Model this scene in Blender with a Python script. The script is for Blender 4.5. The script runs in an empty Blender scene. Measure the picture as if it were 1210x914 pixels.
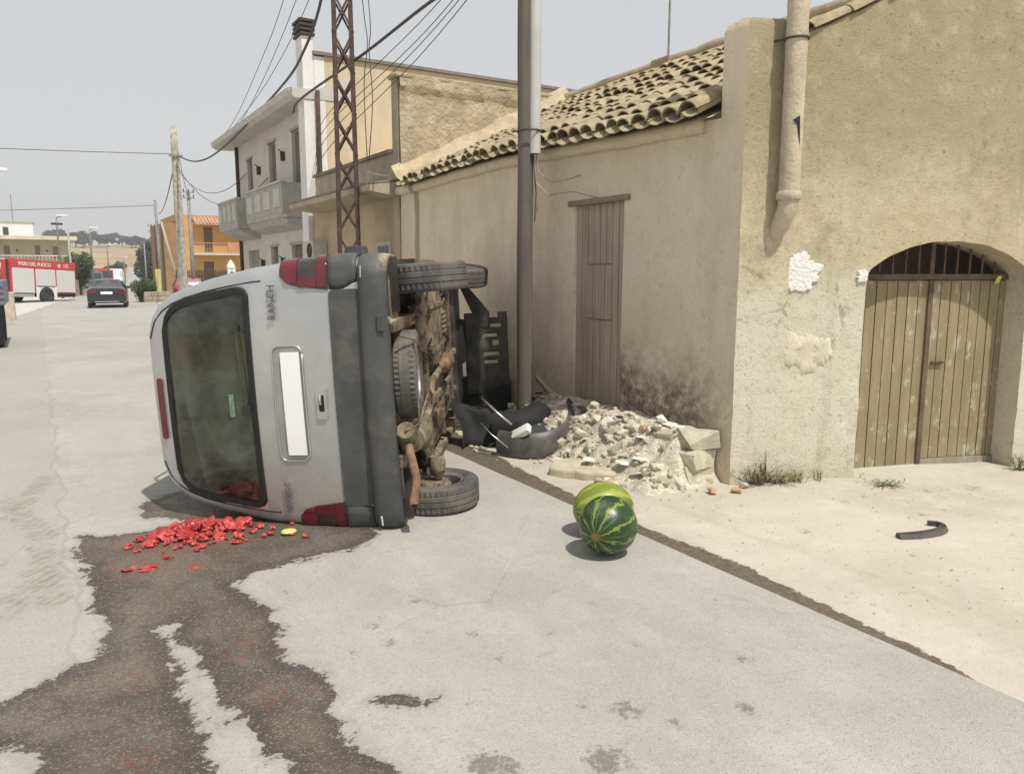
import bpy, bmesh, math, random
import numpy as np
from mathutils import Vector, Matrix, noise
random.seed(7)
rad = math.radians
sc = bpy.context.scene
COL = sc.collection

# ------------------------------------------------------------------ camera, sky, sun, exposure
cam = bpy.data.cameras.new('camera'); camo = bpy.data.objects.new('camera', cam); COL.objects.link(camo)
cam.sensor_width = 36; cam.sensor_fit = 'HORIZONTAL'; cam.lens = 909 / 1210 * 36
cam.clip_start = 0.05; cam.clip_end = 4000
camo.location = (0, 0, 1.6)
camo.rotation_euler = (rad(90) - math.atan(137 / 909), 0, rad(-31.5))
sc.camera = camo

SUN_EL = rad(61); sd = Vector((0.085, -0.996, 0)).normalized()
SUND = Vector((sd.x * math.cos(SUN_EL), sd.y * math.cos(SUN_EL), math.sin(SUN_EL)))
w = bpy.data.worlds.new('World'); sc.world = w; w.use_nodes = True
wn, wl = w.node_tree.nodes, w.node_tree.links
bg = wn['Background']
sky = wn.new('ShaderNodeTexSky'); sky.sky_type = 'NISHITA'; sky.sun_disc = False
sky.sun_elevation = SUN_EL; sky.sun_rotation = math.atan2(sd.x, sd.y)
sky.air_density = 1.0; sky.dust_density = 0.5; sky.ozone_density = 1.0; sky.altitude = 50
# thick summer haze: the sky's contrast and colour are washed out all round
hs = wn.new('ShaderNodeHueSaturation'); hs.inputs['Saturation'].default_value = 0.34; hs.inputs['Value'].default_value = 6.0
gm_ = wn.new('ShaderNodeGamma'); gm_.inputs[1].default_value = 0.22
wl.new(sky.outputs[0], gm_.inputs[0]); wl.new(gm_.outputs[0], hs.inputs['Color']); wl.new(hs.outputs[0], bg.inputs[0])
bg.inputs[1].default_value = 0.066
sl = bpy.data.lights.new('sun', 'SUN'); sl.energy = 3.4; sl.angle = rad(1.0); sl.color = (1.0, 0.955, 0.87)
so = bpy.data.objects.new('sun', sl); COL.objects.link(so); so.location = (0, -10, 30)
so.rotation_euler = (-SUND).to_track_quat('-Z', 'Y').to_euler()
vs = sc.view_settings; vs.view_transform = 'Standard'; vs.look = 'None'; vs.exposure = 0.32; vs.gamma = 1.0
vs.use_curve_mapping = False
cy = sc.cycles; cy.max_bounces = 6; cy.diffuse_bounces = 3; cy.glossy_bounces = 3; cy.transmission_bounces = 4; cy.transparent_max_bounces = 8; cy.volume_bounces = 0
sc.render.resolution_x = 1024; sc.render.resolution_y = 773

# ------------------------------------------------------------------ materials
class NT:
    def __init__(s, name):
        s.m = bpy.data.materials.new(name); s.m.use_nodes = True
        s.n = s.m.node_tree.nodes; s.l = s.m.node_tree.links
        s.b = s.n['Principled BSDF']
        s.pos = s.n.new('ShaderNodeNewGeometry').outputs['Position']
    def obj(s): return s.n.new('ShaderNodeTexCoord').outputs['Object']
    def put(s, sock, v):
        if v is None: return
        if isinstance(v, bpy.types.NodeSocket): s.l.new(v, sock)
        elif isinstance(v, (tuple, list)):
            v = tuple(v)
            if len(sock.default_value) == 4 and len(v) == 3: v = v + (1,)
            sock.default_value = v
        else: sock.default_value = v
    def noise(s, scale, detail=4, rough=.55, vec=None, stretch=None, dist=0):
        v = vec or s.pos
        if stretch:
            mp = s.n.new('ShaderNodeMapping'); s.l.new(v, mp.inputs[0]); mp.inputs['Scale'].default_value = stretch; v = mp.outputs[0]
        t = s.n.new('ShaderNodeTexNoise'); s.l.new(v, t.inputs['Vector'])
        t.inputs['Scale'].default_value = scale; t.inputs['Detail'].default_value = detail; t.inputs['Roughness'].default_value = rough
        t.inputs['Distortion'].default_value = dist
        return t.outputs['Fac']
    def vor(s, scale, out='Distance', vec=None, feature='F1'):
        t = s.n.new('ShaderNodeTexVoronoi'); t.feature = feature; s.l.new(vec or s.pos, t.inputs['Vector']); t.inputs['Scale'].default_value = scale
        return t.outputs[out]
    def math(s, op, a, b=0., c=None, clamp=False):
        t = s.n.new('ShaderNodeMath'); t.operation = op; t.use_clamp = clamp
        s.put(t.inputs[0], a); s.put(t.inputs[1], b)
        if c is not None: s.put(t.inputs[2], c)
        return t.outputs[0]
    def sstep(s, v, a, b, lo=0., hi=1.):
        t = s.n.new('ShaderNodeMapRange'); t.interpolation_type = 'SMOOTHSTEP'
        s.put(t.inputs[0], v); t.inputs[1].default_value = a; t.inputs[2].default_value = b
        t.inputs[3].default_value = lo; t.inputs[4].default_value = hi
        return t.outputs[0]
    def mix(s, f, a, b, mode='MIX'):
        t = s.n.new('ShaderNodeMix'); t.data_type = 'RGBA'; t.blend_type = mode
        s.put(t.inputs[0], f); s.put(t.inputs[6], a); s.put(t.inputs[7], b)
        return t.outputs[2]
    def sep(s, v=None):
        t = s.n.new('ShaderNodeSeparateXYZ'); s.l.new(v or s.pos, t.inputs[0]); return t.outputs
    def attr(s, name):
        t = s.n.new('ShaderNodeAttribute'); t.attribute_name = name; return t.outputs['Fac']
    def rnd(s): return s.n.new('ShaderNodeObjectInfo').outputs['Random']
    def bump(s, h, st=.5, dist=.01):
        t = s.n.new('ShaderNodeBump'); t.inputs['Strength'].default_value = st; t.inputs['Distance'].default_value = dist
        s.l.new(h, t.inputs['Height'])
        prev = s.b.inputs['Normal']
        if prev.is_linked: s.l.new(prev.links[0].from_socket, t.inputs['Normal'])
        s.l.new(t.outputs[0], prev); return t
    def out(s, col, rough=.8, metal=0., spec=None, coat=None):
        s.put(s.b.inputs['Base Color'], col); s.put(s.b.inputs['Roughness'], rough); s.put(s.b.inputs['Metallic'], metal)
        if spec is not None: s.b.inputs['Specular IOR Level'].default_value = spec
        if coat is not None: s.b.inputs['Coat Weight'].default_value = coat; s.b.inputs['Coat Roughness'].default_value = .12
        return s.m

def sc3(c, f): return tuple(min(1, x * f) for x in c)
def simple(name, col, rough=.7, var=.25, scale=6, bump=0., bscale=40, bdist=.006, metal=0., spec=None, dust=0., stretch=None, coat=None, randv=0.):
    t = NT(name)
    n = t.noise(scale, 5, .6, stretch=stretch)
    c = t.mix(t.sstep(n, .3, .7), sc3(col, 1 - var), sc3(col, 1 + var))
    if randv:
        c = t.mix(t.rnd(), c, t.mix(1., c, (1 - randv, 1 - randv, 1 - randv), 'MULTIPLY'))
    if dust:
        d = t.math('MULTIPLY', t.sstep(t.noise(3.1, 6, .65), .38, .72), dust)
        c = t.mix(d, c, (.42, .36, .27)); rough = t.math('ADD', rough, t.math('MULTIPLY', d, .3), clamp=True)
    if bump: t.bump(t.noise(bscale, 6, .6, stretch=stretch), bump, bdist)
    return t.out(c, rough, metal, spec, coat)

def mat_road():
    t = NT('worn_asphalt')
    x, y, z = t.sep()
    big = t.noise(.55, 6, .65, dist=.6); mid = t.noise(3.3, 7, .7, stretch=(1, .55, 1)); fine = t.noise(95, 3, .6)
    c = t.mix(t.sstep(big, .3, .7), (.335, .322, .285), (.415, .402, .36))
    c = t.mix(t.math('MULTIPLY', t.sstep(mid, .42, .72), .5), c, (.46, .447, .405))
    c = t.mix(t.sstep(t.noise(9, 7, .75), .54, .70, 0, .42), c, (.285, .275, .245))
    c = t.mix(t.sstep(t.noise(24, 5, .75), .57, .70, 0, .40), c, (.25, .235, .205))
    c = t.mix(t.sstep(t.noise(1.9, 8, .78, stretch=(1, .5, 1)), .54, .70, 0, .45), c, (.37, .325, .26))
    # older, browner lane beyond the lengthwise joint
    jn = t.math('ADD', x, t.math('MULTIPLY', t.math('SUBTRACT', t.noise(1.3, 4), .5), .35))
    lane = t.sstep(jn, -.02, .06, .6, 0)
    c = t.mix(lane, c, t.mix(t.noise(2.1, 6, .7), (.31, .295, .25), (.40, .38, .335)))
    jl_ = t.sstep(t.math('ABSOLUTE', t.math('SUBTRACT', jn, .03)), .018, .004, 0, .35)
    c = t.mix(jl_, c, (.24, .225, .19))
    cr_ = t.sstep(t.math('ADD', t.vor(.9, 'Distance', feature='DISTANCE_TO_EDGE'), t.math('MULTIPLY', t.math('SUBTRACT', t.noise(6, 6, .75), .5), .06)), .006, .0015, 0, .22)
    c = t.mix(t.math('MULTIPLY', cr_, t.sstep(t.noise(.7, 3), .48, .58)), c, (.16, .15, .13))
    sp = t.math('ADD', t.attr('spot'), t.math('MULTIPLY', t.math('SUBTRACT', t.noise(38, 5, .8), .5), 1.9))
    c = t.mix(t.sstep(sp, .44, .80, 0, .8), c, (.15, .13, .105))
    tk = t.math('MULTIPLY', t.attr('track'), t.sstep(t.noise(7, 4, .7), .3, .6))
    c = t.mix(t.math('MULTIPLY', tk, .75), c, (.20, .17, .125))
    vc = t.n.new('ShaderNodeSeparateColor'); t.l.new(t.vor(140, 'Color'), vc.inputs[0])
    c = t.mix(t.sstep(vc.outputs[0], .82, .96, 0, .4), c, (.22, .21, .19))
    c = t.mix(t.sstep(vc.outputs[1], .88, .97, 0, .25), c, (.55, .53, .49))
    # liquid that ran out of the van, with part of its shadow painted in
    nz = t.math('SUBTRACT', t.noise(5.0, 10, .68, dist=.5), .5)
    nz2 = t.math('SUBTRACT', t.noise(34, 5, .7), .5)
    wv = t.math('ADD', t.attr('wet'), t.math('ADD', t.math('MULTIPLY', nz, .34), t.math('MULTIPLY', nz2, .09)))
    wm = t.sstep(wv, -.008, .010)
    damp = t.math('MULTIPLY', t.sstep(wv, -.07, -.005), .30)
    c = t.mix(damp, c, (.21, .19, .16))
    agg = t.vor(150, 'Color'); ac = t.n.new('ShaderNodeSeparateColor'); t.l.new(agg, ac.inputs[0])
    wn_ = t.sstep(t.noise(1.3, 6, .65, dist=1.0), .38, .62)
    wc = t.mix(wn_, (.085, .070, .056), (.150, .122, .090))
    wc = t.mix(t.sstep(t.noise(2.6, 6, .7, stretch=(1.6, .6, 1)), .48, .68, 0, .6), wc, (.155, .145, .132))
    wc = t.mix(t.sstep(wv, .02, .13, .6, 0), wc, (.052, .046, .040))
    wc = t.mix(t.sstep(ac.outputs[0], .76, .95, 0, .5), wc, (.28, .24, .18))
    wc = t.mix(t.sstep(ac.outputs[1], .74, .96, 0, .5), wc, (.05, .044, .038))
    rd = t.math('MULTIPLY', t.attr('juice'), t.sstep(t.noise(11, 7, .78, stretch=(1, 1.4, 1)), .46, .66))
    wc = t.mix(t.math('MULTIPLY', rd, .8), wc, (.26, .032, .022))
    c = t.mix(wm, c, wc)
    rough = t.math('SUBTRACT', .93, t.math('MULTIPLY', wm, t.math('ADD', t.sstep(ac.outputs[2], .2, .9, .12, .38), t.math('MULTIPLY', wn_, .30))))
    t.bump(fine, .4, .006); t.bump(t.vor(150), .4, .005); t.bump(mid, .3, .012); t.bump(t.noise(9, 7, .75), .3, .01)
    return t.out(c, rough, spec=.35)

def mat_verge():
    t = NT('sandy_verge')
    big = t.noise(.8, 5, .6, dist=.5); mid = t.noise(4.5, 6, .65); fine = t.noise(75, 4, .7)
    c = t.mix(t.sstep(big, .3, .7), (.44, .40, .33), (.525, .485, .41))
    c = t.mix(t.sstep(mid, .45, .75, 0, .5), c, (.575, .54, .465))
    c = t.mix(t.sstep(t.noise(21, 5, .75), .57, .72, 0, .6), c, (.35, .295, .215))
    c = t.mix(t.sstep(t.noise(2.3, 7, .75, stretch=(1, .4, 1)), .55, .72, 0, .45), c, (.42, .36, .275))
    sp = t.math('ADD', t.attr('spot'), t.math('MULTIPLY', t.math('SUBTRACT', t.noise(30, 4, .75), .5), 1.3))
    c = t.mix(t.sstep(sp, .5, .8, 0, .7), c, (.24, .195, .13))
    c = t.mix(t.math('MULTIPLY', t.attr('track'), t.sstep(mid, .3, .6, 0, .6)), c, (.40, .35, .27))
    nz = t.math('SUBTRACT', t.noise(10, 8, .75), .5)
    wv = t.math('ADD', t.attr('wet'), t.math('MULTIPLY', nz, .15))
    wm = t.sstep(wv, -.004, .012)
    wc = t.mix(t.sstep(t.noise(30, 5, .7), .35, .7), (.10, .085, .058), (.165, .14, .098))
    c = t.mix(wm, c, wc)
    t.bump(fine, .5, .008); t.bump(mid, .5, .025); t.bump(t.noise(250, 2), .3, .003)
    return t.out(c, t.math('SUBTRACT', .95, t.math('MULTIPLY', wm, .3)), spec=.3)

def mat_roughcast():
    t = NT('yellow_roughcast')
    x, y, z = t.sep()
    big = t.noise(.9, 5, .6, dist=.4); mid = t.noise(5, 6, .65); fine = t.noise(48, 5, .7)
    c = t.mix(t.sstep(big, .3, .7), (.63, .535, .35), (.75, .66, .465))
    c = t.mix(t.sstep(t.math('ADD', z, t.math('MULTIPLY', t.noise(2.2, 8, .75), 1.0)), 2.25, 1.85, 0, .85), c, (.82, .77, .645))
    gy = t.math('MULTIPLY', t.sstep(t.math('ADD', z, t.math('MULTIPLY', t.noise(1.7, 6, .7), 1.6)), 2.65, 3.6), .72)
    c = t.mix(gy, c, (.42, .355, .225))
    c = t.mix(t.sstep(t.noise(2.4, 7, .72, stretch=(1, 1, .35)), .52, .72, 0, .6), c, (.44, .36, .225))
    c = t.mix(t.sstep(mid, .5, .75, 0, .45), c, (.78, .72, .58))
    c = t.mix(t.sstep(t.noise(1.5, 8, .78), .52, .66, 0, .6), c, (.44, .385, .275))
    c = t.mix(t.sstep(t.noise(2.9, 9, .8), .56, .70, 0, .4), c, (.78, .73, .62))
    c = t.mix(t.sstep(t.noise(3.4, 7, .75, stretch=(1, 1, .12)), .54, .70, 0, .4), c, (.40, .345, .24))
    c = t.mix(t.sstep(t.noise(7.5, 7, .78), .56, .68, 0, .55), c, (.40, .33, .22))
    c = t.mix(t.sstep(fine, .60, .74, 0, .5), c, (.42, .34, .215))
    c = t.mix(t.sstep(t.noise(62, 5, .8), .57, .70, 0, .42), c, (.42, .34, .215))
    c = t.mix(t.sstep(t.noise(33, 4, .75), .63, .72, 0, .40), c, (.33, .26, .165))
    wl_ = t.sstep(t.math('ADD', t.vor(1.1, 'Distance', feature='DISTANCE_TO_EDGE'), t.math('MULTIPLY', t.math('SUBTRACT', t.noise(5, 6, .75), .5), .10)), .008, .001, 0, .5)
    c = t.mix(t.math('MULTIPLY', wl_, t.sstep(t.noise(1.0, 3), .5, .62)), c, (.30, .24, .155))
    dm = t.sstep(t.math('ADD', z, t.math('MULTIPLY', t.noise(6, 5, .7), .5)), .42, .2, 0, .45)
    c = t.mix(dm, c, (.42, .37, .265))
    t.bump(t.noise(85, 5, .8), 1., .016); t.bump(fine, .6, .016); t.bump(mid, .45, .035); t.bump(t.sstep(t.noise(33, 4, .75), .60, .72), .7, -.02)
    return t.out(c, .95, spec=.2)

def mat_streetwall():
    t = NT('aged_plaster')
    x, y, z = t.sep()
    big = t.noise(.8, 6, .62, dist=.5); st = t.noise(2.2, 6, .68, stretch=(1, 1, .22)); fine = t.noise(60, 5, .65)
    c = t.mix(t.sstep(big, .3, .7), (.68, .575, .44), (.77, .67, .53))
    c = t.mix(t.sstep(st, .46, .68, 0, .5), c, (.55, .45, .335))
    c = t.mix(t.sstep(t.noise(1.3, 7, .75), .52, .66, 0, .55), c, (.76, .68, .555))
    c = t.mix(t.sstep(t.noise(4.5, 7, .75), .5, .68, 0, .5), c, (.74, .66, .54))
    c = t.mix(t.sstep(t.noise(11, 7, .75), .52, .70, 0, .5), c, (.50, .41, .305))
    c = t.mix(t.sstep(t.noise(26, 4, .7), .60, .72, 0, .6), c, (.38, .30, .215))
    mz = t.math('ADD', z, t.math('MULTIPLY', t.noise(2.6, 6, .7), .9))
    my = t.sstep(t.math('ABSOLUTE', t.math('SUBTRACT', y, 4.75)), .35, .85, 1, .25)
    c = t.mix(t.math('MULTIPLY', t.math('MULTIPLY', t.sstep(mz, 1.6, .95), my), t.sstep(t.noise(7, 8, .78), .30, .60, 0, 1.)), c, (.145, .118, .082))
    # run-off stain under the eaves at the far end
    sy = t.math('ABSOLUTE', t.math('SUBTRACT', y, t.math('ADD', 9.36, t.math('MULTIPLY', t.noise(3, 3), .06))))
    c = t.mix(t.sstep(sy, .10, .04, 0, .62), c, (.17, .14, .105))
    t.bump(fine, .5, .01); t.bump(big, .6, .05); t.bump(t.noise(9, 7, .75), .6, .02)
    return t.out(c, .93, spec=.2)

def mat_tile():
    t = NT('old_clay_tile')
    o = t.rnd()
    c = t.mix(o, (.31, .245, .155), (.43, .365, .24))
    c = t.mix(t.sstep(t.noise(7, 6, .7), .45, .7, 0, .7), c, (.235, .195, .13))
    c = t.mix(t.sstep(t.noise(19, 5, .75), .56, .7, 0, .6), c, (.55, .50, .385))
    c = t.mix(t.sstep(t.noise(3, 4), .55, .75, 0, .4), c, (.20, .17, .12))
    t.bump(t.noise(45, 5, .7), .6, .012)
    return t.out(c, .95, spec=.15)

def mat_wood(name, ca, cb, paint=None, pcol=(.5, .47, .4)):
    t = NT(name)
    g = t.noise(22, 6, .65, stretch=(1, 1, .06)); b = t.noise(2.5, 5, .6)
    c = t.mix(t.sstep(g, .32, .68), ca, cb)
    c = t.mix(t.sstep(b, .4, .7, 0, .45), c, sc3(ca, .7))
    c = t.mix(.35, c, t.mix(t.rnd(), ca, cb))
    if paint:
        p = t.math('MULTIPLY', t.sstep(t.noise(11, 6, .75, stretch=(1, 1, .45)), .55, .64), paint)
        c = t.mix(p, c, pcol)
    t.bump(g, .6, .006)
    return t.out(c, .82, spec=.3)

def mat_silver():
    t = NT('silver_paint')
    o = t.obj()
    c = t.mix(t.sstep(t.noise(2.2, 5, .6, vec=o), .35, .7), (.45, .46, .47), (.53, .535, .54))
    ox = t.sep(o)[0]
    d = t.math('MULTIPLY', t.sstep(t.noise(5, 7, .72, vec=o), .36, .74), t.sstep(ox, .5, -.8, .22, .65))
    c = t.mix(d, c, (.40, .36, .30))
    t.bump(t.noise(1.6, 2, .5, vec=o), .25, .02)
    return t.out(c, t.math('ADD', .30, t.math('MULTIPLY', d, .9)), .62, coat=.35)

def mat_plastic():
    t = NT('grey_black_plastic')
    o = t.obj()
    c = t.mix(t.sstep(t.noise(2.5, 5, .6, vec=o), .35, .7), (.055, .058, .058), (.085, .087, .085))
    sx = t.sep(o)
    d = t.math('MULTIPLY', t.sstep(t.noise(4, 6, .7, vec=o), .42, .72), .35)
    c = t.mix(d, c, (.20, .18, .145))
    # sand rubbed into the upper corner of the bumper
    k = t.math('ADD', t.math('MULTIPLY', sx[0], 1.), t.math('MULTIPLY', sx[2], -1.6))
    k = t.math('ADD', k, t.math('MULTIPLY', t.noise(9, 5, .7, vec=o), .22))
    c = t.mix(t.sstep(k, .245, .33, 0, .75), c, (.46, .39, .25))
    t.bump(t.noise(160, 3, .6, vec=o), .25, .002)
    return t.out(c, .55, spec=.4)

def mat_under():
    t = NT('mud_caked_underbody')
    o = t.obj()
    c = t.mix(t.sstep(t.noise(4, 6, .65, vec=o), .3, .68), (.13, .10, .068), (.34, .275, .19))
    c = t.mix(t.sstep(t.noise(13, 6, .75, vec=o), .44, .64, 0, .85), c, (.05, .041, .032))
    c = t.mix(t.sstep(t.noise(31, 5, .75, vec=o), .55, .7, 0, .5), c, (.50, .43, .32))
    t.bump(t.noise(30, 6, .7, vec=o), .7, .012)
    return t.out(c, .9, spec=.2)

def mat_glass(name='tinted_glass', tint=(.60, .65, .58), fac=.86):
    t = NT(name)
    for n in list(t.n):
        if n.type == 'BSDF_PRINCIPLED': t.n.remove(n)
    tr = t.n.new('ShaderNodeBsdfTransparent'); tr.inputs[0].default_value = tint + (1,)
    gl = t.n.new('ShaderNodeBsdfGlossy'); gl.inputs['Roughness'].default_value = .06; gl.inputs[0].default_value = (.8, .82, .8, 1)
    df = t.n.new('ShaderNodeBsdfDiffuse'); df.inputs[0].default_value = (.30, .29, .25, 1)
    fr = t.n.new('ShaderNodeFresnel'); fr.inputs[0].default_value = 1.5
    mx = t.n.new('ShaderNodeMixShader'); m2 = t.n.new('ShaderNodeMixShader')
    dn = t.math('MULTIPLY', t.sstep(t.noise(3.5, 6, .7), .3, .75), .26)
    t.l.new(fr.outputs[0], mx.inputs[0]); t.l.new(tr.outputs[0], mx.inputs[1]); t.l.new(gl.outputs[0], mx.inputs[2])
    t.l.new(dn, m2.inputs[0]); t.l.new(mx.outputs[0], m2.inputs[1]); t.l.new(df.outputs[0], m2.inputs[2])
    t.l.new(m2.outputs[0], t.n['Material Output'].inputs[0])
    return t.m

def mat_melon(name, dark, light, nst, lw, yel=None, tip=True):
    t = NT(name)
    o = t.obj(); x, y, z = t.sep(o)
    wob = t.math('MULTIPLY', t.math('SUBTRACT', t.noise(16, 5, .7, vec=o), .5), 1.0)
    ang = t.math('ADD', t.math('ARCTAN2', y, x), t.math('MULTIPLY', wob, .8))
    s = t.math('ABSOLUTE', t.math('SINE', t.math('MULTIPLY', ang, nst / 2)))
    brk = t.noise(26, 5, .75, vec=o)
    v = t.math('ADD', s, t.math('MULTIPLY', t.math('SUBTRACT', brk, .5), .9))
    m = t.sstep(v, lw, lw - .16)
    if not tip: m = t.sstep(v, lw + .14, lw - .12)
    c = t.mix(t.sstep(t.noise(9, 4, .6, vec=o), .3, .7), dark, sc3(dark, 1.5))
    c = t.mix(t.math('MULTIPLY', m, .9), c, light)
    if tip:
        # fine pale lines that meet at the blossom end
        s2 = t.math('ABSOLUTE', t.math('SINE', t.math('MULTIPLY', t.math('ARCTAN2', y, x), 8.)))
        c = t.mix(t.math('MULTIPLY', t.sstep(s2, .30, .12), t.sstep(z, .06, .15, 0, .55)), c, light)
        c = t.mix(t.sstep(z, .1665, .1695), c, (.20, .15, .05))
    if yel: c = t.mix(t.sstep(t.math('ADD', t.sep()[2], t.math('MULTIPLY', t.noise(8, 4, vec=o), .12)), .18, .34, 0, .38), c, yel)
    c = t.mix(t.sstep(t.noise(6, 6, .7, vec=o), .5, .8, 0, .25), c, (.40, .36, .27))
    t.bump(t.noise(7, 3, .5, vec=o), .25, .02)
    return t.out(c, .34, spec=.45)

def mat_flesh():
    t = NT('watermelon_flesh')
    c = t.mix(t.rnd(), (.30, .020, .022), (.60, .085, .07))
    c = t.mix(t.sstep(t.noise(30, 6, .75), .5, .7, 0, .6), c, (.66, .16, .12))
    c = t.mix(t.sstep(t.noise(55, 4, .7), .62, .7, 0, .7), c, (.25, .015, .015))
    c = t.mix(t.sstep(t.noise(18, 4, .7), .68, .74, 0, .8), c, (.72, .50, .36))
    t.bump(t.noise(60, 5, .7), .6, .008)
    return t.out(c, .3, spec=.5)
def mat_foliage(name, a, b):
    t = NT(name)
    c = t.mix(t.noise(1.3, 3), a, b); c = t.mix(t.vor(9, 'Color'), c, t.mix(1., c, (.6, .6, .6), 'MULTIPLY'))
    t.b.inputs['Transmission Weight'].default_value = 0
    return t.out(c, .8, spec=.2)

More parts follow.
